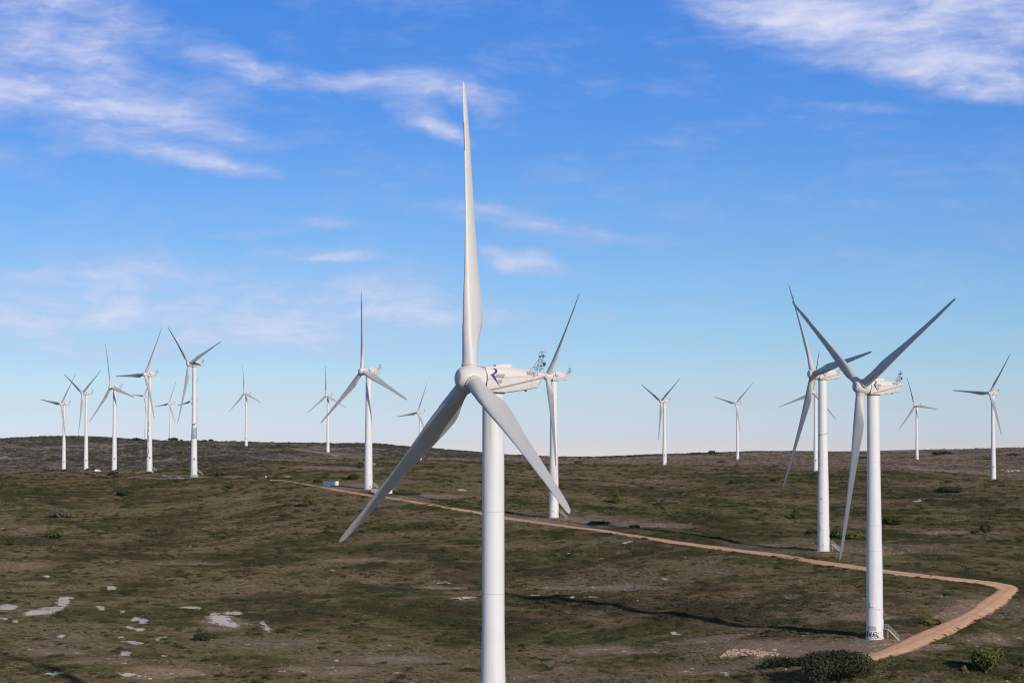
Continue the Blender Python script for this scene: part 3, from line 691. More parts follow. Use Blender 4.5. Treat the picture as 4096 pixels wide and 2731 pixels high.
def side_shapes(name, polys, mat, off=.045):
    bm = bmesh.new()
    for P in polys:
        try:
            f = bm.faces.new([bm.verts.new((-(x-678)/89, 0, (708-y)/99.5)) for x, y in P])
        except ValueError: pass
    bmesh.ops.triangulate(bm, faces=bm.faces)
    bmesh.ops.subdivide_edges(bm, edges=bm.edges, cuts=1)
    for v in bm.verts: v.co.y = side_y(-v.co.x, v.co.z)+off
    me = bpy.data.meshes.new(name); bm.to_mesh(me); bm.free(); me.materials.append(mat); return me
def strokepoly(pts, ws):
    L, Rr = [], []
    for i, (x, y) in enumerate(pts):
        a = pts[max(i-1, 0)]; c = pts[min(i+1, len(pts)-1)]; dx, dy = c[0]-a[0], c[1]-a[1]; l = math.hypot(dx, dy)+1e-9
        w = ws[i] if isinstance(ws, (list, tuple)) else ws
        L.append((x-dy/l*w/2, y+dx/l*w/2)); Rr.append((x+dy/l*w/2, y-dx/l*w/2))
    return [[L[i], L[i+1], Rr[i+1], Rr[i]] for i in range(len(pts)-1)]
hook = strokepoly([(926, 573), (944, 576), (958, 585), (963, 600), (957, 617), (942, 632), (920, 643), (895, 650), (879, 653)], [2, 16, 28, 32, 30, 26, 20, 12, 3])
leg_ = [[(879, 651), (926, 648), (944, 690), (962, 730), (984, 770), (1007, 812), (975, 775), (942, 728), (912, 688)]]
LOGO = side_shapes('swoosh_emblem', hook+leg_, M['blue'])
BARS = side_shapes('emblem_bars', [[(936, 686), (952, 662), (970, 645), (1073, 642), (1055, 693)], [(970, 722), (1038, 722), (1020, 773), (996, 770)]], M['band'])
def glyphs():
    P = []
    for ox in (1374, 1428):
        P += [[(ox, 600), (ox+14, 600), (ox+14, 603), (ox, 603)], [(ox+38, 600), (ox+50, 600), (ox+50, 603), (ox+38, 603)], [(ox, 650), (ox+12, 650), (ox+12, 653), (ox, 653)], [(ox+34, 650), (ox+52, 650), (ox+52, 653), (ox+34, 653)]]
        P += [[(ox+4, 603), (ox+8, 603), (ox+8, 650), (ox+4, 650)], [(ox+38, 603), (ox+47, 603), (ox+47, 650), (ox+38, 650)], [(ox+4, 603), (ox+13, 603), (ox+28, 650), (ox+22, 650)], [(ox+22, 650), (ox+25, 650), (ox+41, 603), (ox+37, 603)]]
    P += strokepoly([(1512, 625), (1502, 617), (1488, 618), (1482, 628), (1490, 640), (1494, 655), (1488, 672), (1474, 680), (1463, 672), (1468, 658), (1482, 646), (1500, 634), (1512, 622)], 6)
    P += strokepoly([(1506, 622), (1518, 615), (1532, 617), (1538, 627), (1530, 638), (1514, 648), (1508, 654), (1522, 652), (1538, 654)], 6)
    return P
WORDS = side_shapes('model_lettering', glyphs(), M['letter'])
HATCH = autosmooth(MB().tube([(-3.75, 0, 1.62), (-4.5, 0, 1.80), (-4.55, 0, 1.84), (-5.9, 0, 1.74), (-6.1, 0, 1.60)], [.4, .62, .64, .64, .5], 4).mesh('roof_hatch', M['nacelle']), 20)
for v in HATCH.vertices:
    v.co.z = max(v.co.z, 1.35) if v.co.z < 1.6 else min(v.co.z, 2.02); v.co.y *= 1.5
b_ = MB(); b_.box((-8.0, .9, -1.60), (.25, .25, .2)); VENT = b_.mesh('drain_box', M['dark'])
# sensor mast
b_ = MB(); T = lambda *p, r=.028: b_.tube([(-a, y, z) for a, y, z in p], r, 6)
for y in (-.2, .2):
    T((10.05, y, .95), (10.72, y*.8, 3.12)); T((10.62, y, .9), (11.12, y*.8, 3.12))
T((9.15, 0, 1.15), (10.55, 0, 2.85))
for z in (2.38, 2.66, 1.62, 1.94):
    T((10.05+.31*(z-.95), .17, z), (10.62+.23*(z-.9), .17, z+.03), r=.022)
for y in (-.12, .12): T((9.82, y, 1.72), (11.35, y, 1.86), (11.05, y, 1.42), (9.88, y, 1.32), (9.82, y, 1.72))
for a, z in ((9.82, 1.72), (11.35, 1.86), (11.05, 1.42), (9.88, 1.32)): T((a, -.12, z), (a, .12, z))
MAST = b_.mesh('sensor_mast', M['steel'])
b_ = MB(); b_.box((-10.95, 0, 3.15), (.62, .9, .14))
for y in (-.35, .35): T((10.68, y, 3.15), (10.70, y, 3.68), (10.80, y, 3.80), (11.18, y, 3.82), (11.26, y, 3.72), (11.26, y, 3.15), r=.02)
T((10.95, 0, 3.15), (10.95, 0, 4.35), r=.012); T((10.95, -.35, 3.81), (10.95, .35, 3.81), r=.02); b_.box((-11.12, .1, 3.3), (.12, .12, .25)); BASKET = b_.mesh('instrument_basket', M['steel'])
b_ = MB().lathe([(1.86, .01), (1.86, .26), (1.92, .26), (1.92, .17), (2.28, .19), (2.28, .24), (2.34, .24), (2.34, .01)], 16); b_.V = [(x-11.15, y+.35, z) for x, y, z in b_.V]; LAMP = autosmooth(b_.mesh('warning_lamp', M['browny']))

# towers
def rprof(tall, H):
    return ([(0, 2.22), (8, 2.18), (14, 2.08), (20, 1.98), (27, 1.84), (34, 1.66), (40, 1.54), (H, 1.48)] if tall else [(0, 2.0), (8, 1.97), (17, 1.90), (22, 1.83), (28, 1.73), (35, 1.62), (42, 1.54), (H, 1.49)])
def rad(tall, H, z):
    p = rprof(tall, H); sc_ = (H/72 if tall else 1)
    return float(np.interp(z, [a*(sc_ if a < H else 1) for a, _ in p], [c for _, c in p]))
_tw = {}
def tower_mesh(tall, H):
    k = (tall, round(H, 0))
    zs = list(np.linspace(0, H, 26)); b = MB(); prof = [(z, rad(tall, H, z)) for z in zs]
    b.lathe(prof, 64); return autosmooth(b.mesh('tower', M['tower']))
def tower_rings(tall, H):
    b = MB(); out = []
    for z in ((7.1, H*.36, H-31, H-16) if not tall else (8.2, 22, 45, H-16)):
        r = rad(tall, H, z); out.append(MB().lathe([(z-.02, r-.01), (z-.02, r+.008), (z+.02, r+.008), (z+.02, r-.01)], 48).mesh('weld_seam', M['band']))
    return out
def flange(tall):
    r = rad(tall, 60, 0); b = MB().lathe([(-.6, r+.02), (.02, r+.02), (.02, r+.16), (.16, r+.18), (.24, r+.16), (.24, r-.02)], 56)
    b.lathe([(.245, r-.01), (.245, r+.10), (.36, r+.10), (.36, r-.02)], 56, mi=1)
    for j in range(44):
        a = 6.2832*j/44; b.tube([((r+.08)*math.cos(a), (r+.08)*math.sin(a), .22), ((r+.08)*math.cos(a), (r+.08)*math.sin(a), .42)], .035, 6, mi=2)
    return autosmooth(b.mesh('base_flange', [M['tower'], M['seam'], M['tower']]))
FL = {0: flange(0), 1: flange(1)}
def plinth(mat2=None, r=3.0, h=2.0):
    b = MB(); n = 12; k = 0
    ring = [(r*math.cos(6.2832*j/n+.26), r*math.sin(6.2832*j/n+.26)) for j in range(n)]
    for z in (-h-1.2, 0): b.V += [(x, y, z) for x, y in ring]
    for j in range(n): b.F.append((j, (j+1) % n, n+(j+1) % n, n+j)); b.m.append(0)
    b.F.append(tuple(range(n, 2*n))); b.m.append(0)
    return b.mesh('plinth', [M['concrete']])
PL = plinth()
def stairs(tall):
    r = rad(tall, 60, 2); x0 = r-.05; b = MB()
    b.box((x0+.6, 0, 2.35), (1.3, 1.1, .07)); x1 = x0+1.2
    for y in (-.5, .5):
        b.tube([(x1, y, 2.35), (x1+2.5, y, -.15)], .07, 6); b.tube([(x0+1.15, y, -.3), (x0+1.15, y, 2.35)], .04, 6)
    for i in range(11): b.box((x1+.1+i*.23, 0, 2.2-i*.225), (.24, 1.0, .035))
    st = b.mesh('stairs', M['galv']); rails = []
    for y in (-.52, .52):
        q = MB(); q.tube([(x0+.05, y, 3.4), (x1, y, 3.4), (x1+2.5, y, .9), (x1+2.55, y, .1)], .035, 6); q.tube([(x0+.05, y, 2.9), (x1, y, 2.9), (x1+2.5, y, .4)], .025, 6)
        for f in (0, .5, 1): q.tube([(x0+.1+(x1-x0-.1)*f, y, 2.35), (x0+.1+(x1-x0-.1)*f, y, 3.4)], .025, 6)
        for f in (.33, .66): q.tube([(x1+2.5*f, y, 2.35-2.5*f), (x1+2.5*f, y, 3.4-2.5*f)], .025, 6)
        rails.append(q.mesh('handrail', M['galv']))
    d = MB(); d.box((r+.0, 0, 3.45), (.16, .95, 2.15)); d.box((r+.09, .3, 3.4), (.05, .05, .2), mi=1); return st, rails, d.mesh('entrance_door', [M['tower'], M['dark']])
ST = {0: stairs(0), 1: stairs(1)}
def cylmap(tall, H, ang, s, z, off=.014):
    r = rad(tall, H, z); a = ang+s/r; return ((r+off)*math.cos(a), (r+off)*math.sin(a), z)
def paintmarks(name, tall, H, ang, strokes, mat, parent):
    """strokes: list of (points [(s, z)], width) sprayed on the tower wall; s runs to the right as one looks at the wall"""
    V = []; F = []; off = .012
    for pts, w in strokes:
        P = []
        for (a, c), (d, e) in zip(pts[:-1], pts[1:]):
            n = max(1, int(math.hypot(d-a, e-c)/.22)); P += [(a+(d-a)*i/n, c+(e-c)*i/n) for i in range(n)]
        P.append(pts[-1]); k = len(V); off += .0015
        for i, (x, z) in enumerate(P):
            a = P[max(i-1, 0)]; c = P[min(i+1, len(P)-1)]; dx, dz = c[0]-a[0], c[1]-a[1]; l = math.hypot(dx, dz)+1e-9; ww = w*random.uniform(.85, 1.15)/2
            for sg in (-1, 1): V.append(cylmap(tall, H, ang, x-sg*dz/l*ww, z+sg*dx/l*ww, off))
        for i in range(len(P)-1): F.append((k+2*i, k+2*i+1, k+2*i+3, k+2*i+2))
    return obj(name, mesh(name, V, F, mat), parent)
def loop(cx, cz, rx, rz, a0=0, a1=360, n=20): return [(cx+rx*math.cos(R(a0+(a1-a0)*i/n)), cz+rz*math.sin(R(a0+(a1-a0)*i/n))) for i in range(n+1)]

LBL = {
0: 'huge wind turbine in front of all others, one blade pointing straight up past the clouds',
1: 'leftmost wind turbine in the photo, one blade pointing left, slim plain white tower',
2: 'second wind turbine from the left, two blades raised in a V and one hanging down',
3: 'third wind turbine from the left, one blade nearly upright and two pointing down',
4: 'wind turbine with black looped graffiti running up its tower, standing on a concrete plinth',
5: 'wind turbine with a grey and red mural on its tower and turquoise plinth',
6: 'small distant wind turbine mostly hidden behind the tower with black looped graffiti',
7: 'small distant wind turbine rising behind round bushes on the left ridge',
8: 'small distant wind turbine hidden behind the tower with the mural band',
9: 'distant wind turbine standing alone on the brow of the left hill, one blade straight up',
10: 'distant wind turbine on the left hill beside the pinkish path, partly crossed by a blade',
11: 'wind turbine beside the two white equipment cabins, one blade straight up',
12: 'small wind turbine whose tower shows behind the lower left blade of the huge front turbine',
13: 'wind turbine just right of the front tower, rotor touching the front nacelle tail',
14: 'wind turbine right of centre, two blades raised in a V, small dark door',
15: 'small distant wind turbine on the right hill standing beside a patch of orange soil',
16: 'wind turbine with a dark stained ring round its tower and faded orange spray',
17: 'large wind turbine at right with black graffiti beside the bend of the track',
18: 'slim wind turbine directly behind the tower with the dark stained ring',
19: 'small distant wind turbine on the right hill with one blade pointing right',
20: 'rightmost wind turbine, standing on a square concrete plinth near pale outcrop rocks'}
TOWER = {}
for n in TB:
    x, y, z, psi, azm, tilt, cone, rr, oh, hh, tall = TB[n]
    p = R(psi); bx, by, bz = base_of(n)
    root = empty('wind_turbine', (bx, by, bz), p); tag(root, LBL[n], 'wind turbine', 'white three-bladed wind turbines of the wind farm')
    H = hh-1.95; tw = obj('tower', tower_mesh(tall, H), root); TOWER[n] = tw
    for me in tower_rings(tall, H)[:4 if y < 1500 else 1]: obj('weld_seam', me, tw)
    obj('base_flange', FL[tall], tw)
    hx = Matrix.Translation((oh, 0, hh))
    nac = obj('nacelle', NAC, root, mat=hx)
    for nm, me in (('roof_hatch', HATCH), ('groove_shade', NBAND), ('panel_seam', NSEAM), ('swoosh_emblem', LOGO), ('emblem_bars', BARS), ('model_lettering', WORDS), ('drain_box', VENT)):
        obj(nm, me, nac)
    mast = obj('sensor_mast', MAST, root, mat=hx); obj('instrument_basket', BASKET, mast); obj('warning_lamp', LAMP, mast)
    yb = MB().lathe([(H-.05, 1.60), (H+.12, 1.62), (H+.12, 1.2)], 40).mesh('yaw_bearing', M['dark']); obj('yaw_bearing', yb, tw)
    tl = R(tilt); a = Vector((math.cos(tl), 0, math.sin(tl))); s = Vector((0, 1, 0)); u = Vector((-math.sin(tl), 0, math.cos(tl)))
    def frame(X, Y, Z, k=1): 
        m4 = Matrix(((X.x*k, Y.x*k, Z.x*k, oh), (X.y*k, Y.y*k, Z.y*k, 0), (X.z*k, Y.z*k, Z.z*k, hh), (0, 0, 0, 1))); return m4
    hub = obj('hub', SPIN, root, mat=frame(a, s, u)); obj('nose_plate', CAP, hub); obj('rotor_joint', RING, hub)
    for k in range(3):
        ph = R(azm+120*k); b0 = u*math.cos(ph)+s*math.sin(ph); e = -u*math.sin(ph)+s*math.cos(ph); dl = R(cone-2.0)
        Z_ = b0*math.cos(dl)+a*math.sin(dl); X_ = a*math.cos(dl)-b0*math.sin(dl)
        mm = frame(X_, e, Z_); mm = mm @ Matrix.Diagonal((1, 1, rr/41, 1))
        bl = obj('blade', BLADE0 if n == 0 else BLADE, root, mat=mm); obj('blade_collar', COLLAR, bl)
        if y < 1100: obj('worn_leading_edge', WORN0 if n == 0 else WORN, bl)
        if n == 0 and k == 2:
            for f_ in FENCES: obj('root_fence', f_, bl)
        if n == 17 and k == 0: obj('repair_patch', PATCH, bl)
        if n == 0 and k == 0:
            for f_ in PATCH0: obj('repair_patch', f_, bl)
    # face that looks at the camera, as an angle in the turbine's own frame
    face = math.atan2(-by, -bx)-p; right = -1   # s to the right is counter-clockwise seen from above
    SA = math.atan2(-.30, 1)-p                   # door and stairs face right and a little forward
    if n in (11, 13, 16, 17, 4, 5, 2):
        st, rails, door = ST[tall]; rot = Matrix.Rotation(SA if n not in (4, 5, 2) else SA+.25, 4, 'Z')
        so_ = obj('stairs', st, root, mat=rot)
        for q in rails: obj('handrail', q, so_)
        obj('entrance_door', door, tw, mat=rot)
    elif n in (14, 12, 15, 19):
        dm = MB().box((rad(1, 60, 2)+.02, 0, 1.7), (.12, .9, 2.3)).mesh('entrance_door', M['dark']); obj('entrance_door', dm, tw, mat=Matrix.Rotation(face+.75, 4, 'Z'))
    if n in (4, 5, 10, 20, 16, 18, 2):
        obj('plinth', PL, root, mat=Matrix.Translation((0, 0, -.05)) @ Matrix.Diagonal((1, 1, 1 if n in (4, 5, 20) else .6, 1)))
    zb = 8.3 if not tall else 10.5                # equipment box and lifting lugs low on the tower
    if n != 0:
        r = rad(tall, H, zb); bxm = MB(); bxm.box((r+.12, 0, 0), (.34, .78 if y < 1200 else 1.0, 1.2 if y < 1200 else 1.5))
        dk = y > 1200
        obj('vent_box', bxm.mesh('vent_box', M['tower'] if not dk else M['seam']), tw, mat=Matrix.Rotation(face-.28 if not dk else face+.1, 4, 'Z') @ Matrix.Translation((0, 0, zb)))
        for da, dz in ((-1.5, 0), (.55, 0), (1.35, 0), (1.4, -.9)):
            lg = MB().box((r+.10, 0, 0), (.26, .16, .22)).mesh('lug', M['tower'] if y > 600 else M['galv']); obj('lifting_lug', lg, tw, mat=Matrix.Rotation(face+da, 4, 'Z') @ Matrix.Translation((0, 0, (7.1 if not tall else 8.2)+dz)))
    if n == 0:
        paintmarks('rust_streak', tall, H, face, [([(.05, H-.1), (.0, H-1.6), (.05, H-3.2)], .10)], M['orange'], tw)
    if n == 17:
        S_ = []
        for i in range(4):
            c = -1.32+i*.40; S_ += [(loop(c, 2.55+.05*(i % 2), .21, .34), .06)]
        S_ += [(loop(-.72, 2.56, .98, .52, 0, 360, 26), .075), ([(-1.2, 2.3), (-1.2, 2.9)], .05), ([(-.5, 2.3), (-.5, 2.85)], .05)]
        paintmarks('graffiti_outline', tall, H, face, S_, M['black'], tw)
        S_ = [([(-1.95, .45), (-1.95, 1.85)], .34), ([(-2.2, 1.7), (-1.6, 1.8)], .3), ([(-1.45, .45), (-1.4, 1.75)], .22), ([(-1.4, 1.0), (-1.0, 1.25), (-.75, 1.75)], .26), ([(-1.1, 1.1), (-.95, .5)], .2),
              (loop(-.5, 1.0, .28, .25), .12), ([(-.7, .55), (-.2, 1.3), (.1, .7)], .13), (loop(.15, 1.45, .42, .30, 30, 330), .17), ([(.1, 1.2), (.6, .95), (.9, .6)], .15), (loop(.35, .65, .35, .25), .10), ([(.7, 1.4), (.95, 1.65)], .2), ([(-.2, .5), (.3, .9), (.8, .35)], .09), ([(1.0, .9), (.8, .4), (1.3, .5)], .08)]
        paintmarks('graffiti_tag', tall, H, face, S_, M['black'], tw)
        paintmarks('graffiti_mark', tall, H, face, [([(1.75, 1.7), (1.5, 1.55)], .06), ([(1.5, 1.0), (1.8, 1.15), (1.75, .7), (1.5, .75)], .06)], M['letter'], tw)
    if n == 16:
        paintmarks('graffiti_tag', tall, H, face, [(loop(-.15, 2.0, .28, .36, -20, 200), .22), ([(.1, 2.0), (.12, 1.45)], .16), ([(-1.3, 1.6), (-1.0, 1.9)], .12), ([(-.9, 1.55), (-.5, 1.6)], .1), ([(-.3, 1.7), (-.3, 1.3)], .25)], M['orange'], tw)
        paintmarks('graffiti_mark', tall, H, face, [([(.15, 1.4), (.2, .4)], .07), ([(.6, 1.6), (1.2, 1.6), (1.7, 1.45)], .07)], M['letter'], tw)
        paintmarks('stained_ring', tall, H, face, [([(-1.35, H-18.4), (-.9, H-18.6), (-.2, H-18.5), (.6, H-18.35), (1.5, H-18.1), (2.2, H-18.0)], .13), ([(-1.35, H-18.4), (-1.3, H-19)], .28), ([(-1.42, H-25), (-1.40, H-26)], .1), ([(-1.4, H-28), (-1.38, H-29.2)], .13), ([(-1.4, H-31), (-1.36, H-32)], .1)], M['black'], tw)
        paintmarks('grime_smear', tall, H, face, [([(-1.2, 17.5), (-.5, 17.8)], .5), ([(-1.5, 12.7), (-.3, 12.9)], .14)], M['greyspray'], tw)
    if n == 11:
        paintmarks('graffiti_tag', tall, H, face, [([(.2, 1.6), (1.5, 1.65)], .22), ([(.3, .8), (1.4, .75)], .2), ([(.4, 1.5), (.7, .9), (1.0, 1.5), (1.3, .85)], .18), ([(-1.7, 1.0), (-1.6, .6), (-1.3, .7)], .12)], M['greyspray'], tw)
    if n == 13:
        paintmarks('graffiti_tag', tall, H, face, [([(-.9, 2.9), (-.6, 3.0), (-.4, 2.85), (.1, 2.95)], .16)], M['letter'], tw)
        paintmarks('graffiti_mark', tall, H, face, [([(1.2, 1.9), (1.2, 1.1)], .05), ([(1.5, 1.9), (1.5, 1.1)], .05), ([(1.0, 1.5), (1.7, 1.5)], .05)], M['greyspray'], tw)
    if n == 4:
        S_ = [(loop(-1.75, 15.6, 1.25, 2.6, -110, 110), .45), (loop(-1.7, 24.8, 1.15, 2.5, -110, 110), .4), (loop(-1.6, 31.2, .7, 1.6, -60, 120), .3), (loop(-1.45, 35.8, .8, 1.9, -100, 110), .32)]
        for s_ in S_: paintmarks('graffiti_loop', tall, H, face, [s_], M['browny'], tw)
        paintmarks('graffiti_mark', tall, H, face, [(loop(-1.7, 11.6, .35, .45), .5)], M['browny'], tw)
        paintmarks('graffiti_tag', tall, H, face, [([(-1.7, 2), (-1.4, .6)], .3), ([(-1.1, 1.6), (-1.0, .5)], .2)], M['greyspray'], tw)
    if n == 5:
        for nm, mt, off, arr in (('mural_band', M['murblue'], .02, [(-3.0, 24.6, 3.0, 30.2)]),):
            V = []; F = []; nn = 30
            for i in range(nn+1):
                s_ = -2.9+5.8*i/nn
                V += [cylmap(tall, H, face, s_, 24.2+.5*math.sin(i*1.7), .012), cylmap(tall, H, face, s_, 31.3+.6*math.sin(i*1.1+1), .012)]
            F = [(2*i, 2*i+2, 2*i+3, 2*i+1) for i in range(nn)]
            obj(nm, mesh(nm, V, F, mt), tw)
        paintmarks('mural_wave', tall, H, face, [([(-.5, 31), (-.9, 29), (-.4, 27.5), (.6, 26.2), (1.4, 25)], .55), ([(.2, 31), (-.3, 29), (.4, 27.8), (1.5, 26.8)], .28), ([(-1.3, 30.5), (-1.5, 28), (-1.0, 25.5), (-.2, 24.4)], .3)], M['murwhite'], tw)
        paintmarks('mural_red', tall, H, face, [([(-1.7, 33.2), (-.6, 33.6), (.6, 33.4)], .9), ([(-1.7, 31.6), (-1.2, 32)], .8), ([(-1.7, 24.4), (-1.1, 24.7)], .8), ([(-.5, 24.3), (.3, 24.2)], .6), ([(.6, 34.6), (1.3, 34.8)], .5)], M['murred'], tw)
        paintmarks('graffiti_tag', tall, H, face, [([(-1.5, 3.6), (-.9, .6)], .3), ([(-1.0, 3.2), (-1.5, .8)], .25), ([(.2, 4.2), (1.5, 4.1)], .3), ([(.5, 3.0), (1.6, 3.2)], .15)], M['greyspray'], tw)
        V = []; F = []
        for i in range(7):
            a_ = face-1.15+i*.24; V += [(3.06*math.cos(a_), 3.06*math.sin(a_), -1.95), (3.06*math.cos(a_), 3.06*math.sin(a_), -.12)]
        F = [(2*i, 2*i+2, 2*i+3, 2*i+1) for i in range(6)]
        obj('turquoise_paint', mesh('turquoise_paint', V, F, M['turq']), root)
SKYK, SKYSAT, SKYVAL, SKYSTR, SUNE = 5.0, 1.15, 1.0, .10, 3.3
SKYRAMP = [(0, (0.270, 0.224, 0.315)), (0.0137, (0.2832, 0.2251, 0.2577)), (0.0363, (0.4654, 0.3398, 0.2854)), (0.0507, (0.5578, 0.435, 0.3407)), (0.0809, (0.6302, 0.5693, 0.4613)), (0.1112, (0.6511, 0.6499, 0.5844)), (0.1565, (0.6321, 0.7015, 0.7326)), (0.217, (0.4615, 0.6663, 0.8685)), (0.2767, (0.3999, 0.6511, 0.9458)), (0.42, (0.50, 0.44, 0.39)), (0.8, (0.43, 0.38, 0.33))]
CLOUDA, CLOUDB = (5.0, 5.4, 8.0), (7.2, 7.4, 9.2)
CLOUDS = [(60,70,260,120,-10,.95),(180,40,200,70,-25,.6),(250,170,130,40,-8,.6),(100,225,300,45,0,1.0),(330,265,240,36,-9,1.15),(500,310,150,22,-14,1.0),(230,300,260,55,-14,.7),(400,355,190,26,-8,.65),(530,395,110,16,-9,1.0),(20,365,50,26,0,.5),(300,220,300,60,-6,.4),
 (450,125,110,30,-16,1.0),(560,165,120,28,-14,1.0),(700,180,160,22,-2,1.0),(880,190,180,22,-3,1.05),(1040,210,150,30,-8,.8),(1120,240,90,20,-5,.6),(960,270,90,26,-18,1.6),(1020,305,70,14,-18,1.0),
 (1750,40,260,40,-14,.95),(1950,110,300,55,-14,1.15),(2150,190,220,42,-14,1.1),(2150,50,420,110,-10,1.0),(1850,20,260,50,-12,.6),(2300,215,140,34,-24,1.15),(2300,40,330,110,-5,.8),(2230,250,90,16,-6,.7),(1980,258,120,10,-8,.5),(1680,30,140,22,-10,.5),
 (1200,603,120,22,-9,2.0),(1120,583,80,10,-5,.5),(1150,490,260,22,-4,.6),(1350,545,280,14,-7,.6),(1280,520,160,14,-8,.5),(740,524,90,10,1,.8),(700,512,60,8,2,.6),(745,588,150,13,-3,.85),(790,597,70,9,-4,.8),(560,550,90,8,0,.5),(600,535,80,6,0,.4),
 (870,680,150,26,-3,.65),(250,722,1000,80,-1,.95),(300,640,800,80,-2,.45),(700,745,800,40,1,.4),(1000,722,300,14,1,.4),(950,806,260,12,0,.5),(60,633,80,9,2,.7),(1770,450,110,16,-8,.35),(1850,835,140,9,0,.4),(60,700,300,26,0,.4),(400,800,500,20,0,.3),(2000,760,400,20,0,.18)]

CLN, CL0, CL1 = 2.6, -.12, 1.5
HAZE = .00006
# ------------------------------------------------------------------ bushes and trees
def crown_mesh(name, n, lobes, leaf, mats, seed, flat=.8, inner=.25):
    """lobes: (x, y, z, rx, rz) in units of metres; leaves sit in a thick uneven shell of every lobe"""
    r = np.random.default_rng(seed); A = np.array([l[3]*l[4] for l in lobes]); pr = A/A.sum(); V = []; F = []; mi = []
    ks = r.choice(len(lobes), n, p=pr)
    bump = r.normal(0, 1, (len(lobes), 14, 3))
    for k_ in ks:
        x, y, z, rx, rz = lobes[k_]; d = r.normal(0, 1, 3); d /= np.linalg.norm(d)
        bb = bump[k_]/np.linalg.norm(bump[k_], axis=1, keepdims=True); q = (bb @ d).max()
        rad_ = (.72+.30*np.clip((q-.6)/.4, 0, 1))*(r.uniform(inner, 1)**.35)
        p = np.array([x+d[0]*rx*rad_, y+d[1]*rx*rad_, z+d[2]*rz*rad_])
        if p[2] < .03: p[2] = abs(p[2])*.3+.03
        nn = d*.8+r.normal(0, .5, 3); nn /= np.linalg.norm(nn); u = np.cross(nn, r.normal(0, 1, 3)); u /= np.linalg.norm(u)+1e-9; v = np.cross(nn, u)
        s = leaf*r.uniform(.55, 1.25); k = len(V)
        V += [p-u*s-v*s*.5, p+u*s*.9-v*s*.55, p+u*s*.6+v*s*.7, p-u*s*.7+v*s*.6]; F.append((k, k+1, k+2, k+3)); mi.append(0)
    return mesh(name, V, F, mats)
def stem_mesh(w, h, seed, trunks=3):
    r = random.Random(seed); b = MB()
    for i in range(trunks):
        a = r.uniform(0, 6.28); e = (math.cos(a)*w*.28*r.uniform(.4, 1), math.sin(a)*w*.28*r.uniform(.4, 1), h*r.uniform(.55, .75)); c = (e[0]*.3, e[1]*.3, h*.3)
        b.tube([(e[0]*.08, e[1]*.08, -.4), c, e], [max(.04, h*.035), max(.03, h*.025), .02], 6)
        for _ in range(3):
            a2 = r.uniform(0, 6.28); f = r.uniform(.5, .9); p = tuple(c[i]+(e[i]-c[i])*f for i in range(3))
            b.tube([p, (p[0]+math.cos(a2)*w*.18, p[1]+math.sin(a2)*w*.18, p[2]+h*.12)], [.03*h/3+.01, .01], 5)
    return b.mesh('trunk', M['bark'])
def lobes_for(kind, w, h, r):
    L = []
    if kind == 'mound':
        for i in range(14):
            a = i*2.4+r.uniform(-.4, .4); q = math.sqrt((i+.3)/14)*.31*w; rr = r.uniform(.15, .22)*w
            L.append((math.cos(a)*q, math.sin(a)*q, h*(.60-.55*(q/w))*r.uniform(.9, 1.08), rr, h*r.uniform(.30, .38)))
    elif kind == 'low':
        for i in range(10):
            f = (i/9-.5)*.78; L.append((f*w, r.uniform(-.12, .12)*w, h*.42*(1-.5*abs(f)), w*r.uniform(.12, .18), h*r.uniform(.40, .58)))
    elif kind == 'pine':
        for i in range(9):
            a = 6.28*i/9+r.uniform(-.3, .3); q = r.uniform(.12, .32)*w; t_ = r.uniform(.35, .66)
            L.append((math.cos(a)*q, math.sin(a)*q, h*t_, w*r.uniform(.13, .19), h*r.uniform(.26, .36)))
        L.append((0, 0, h*.5, w*.26, h*.42))
    elif kind == 'upright':
        for i in range(7):
            f = i/6; L.append((r.uniform(-.12, .12)*w, r.uniform(-.12, .12)*w, h*(.22+.62*f), w*(.42-.22*f)*r.uniform(.8, 1.1), h*.2))
    elif kind == 'umbrella':
        for i in range(9):
            a = r.uniform(0, 6.28); q = r.uniform(.05, .36)*w; L.append((math.cos(a)*q, math.sin(a)*q, h*r.uniform(.58, .72), w*r.uniform(.15, .22), h*r.uniform(.2, .3)))
    return L
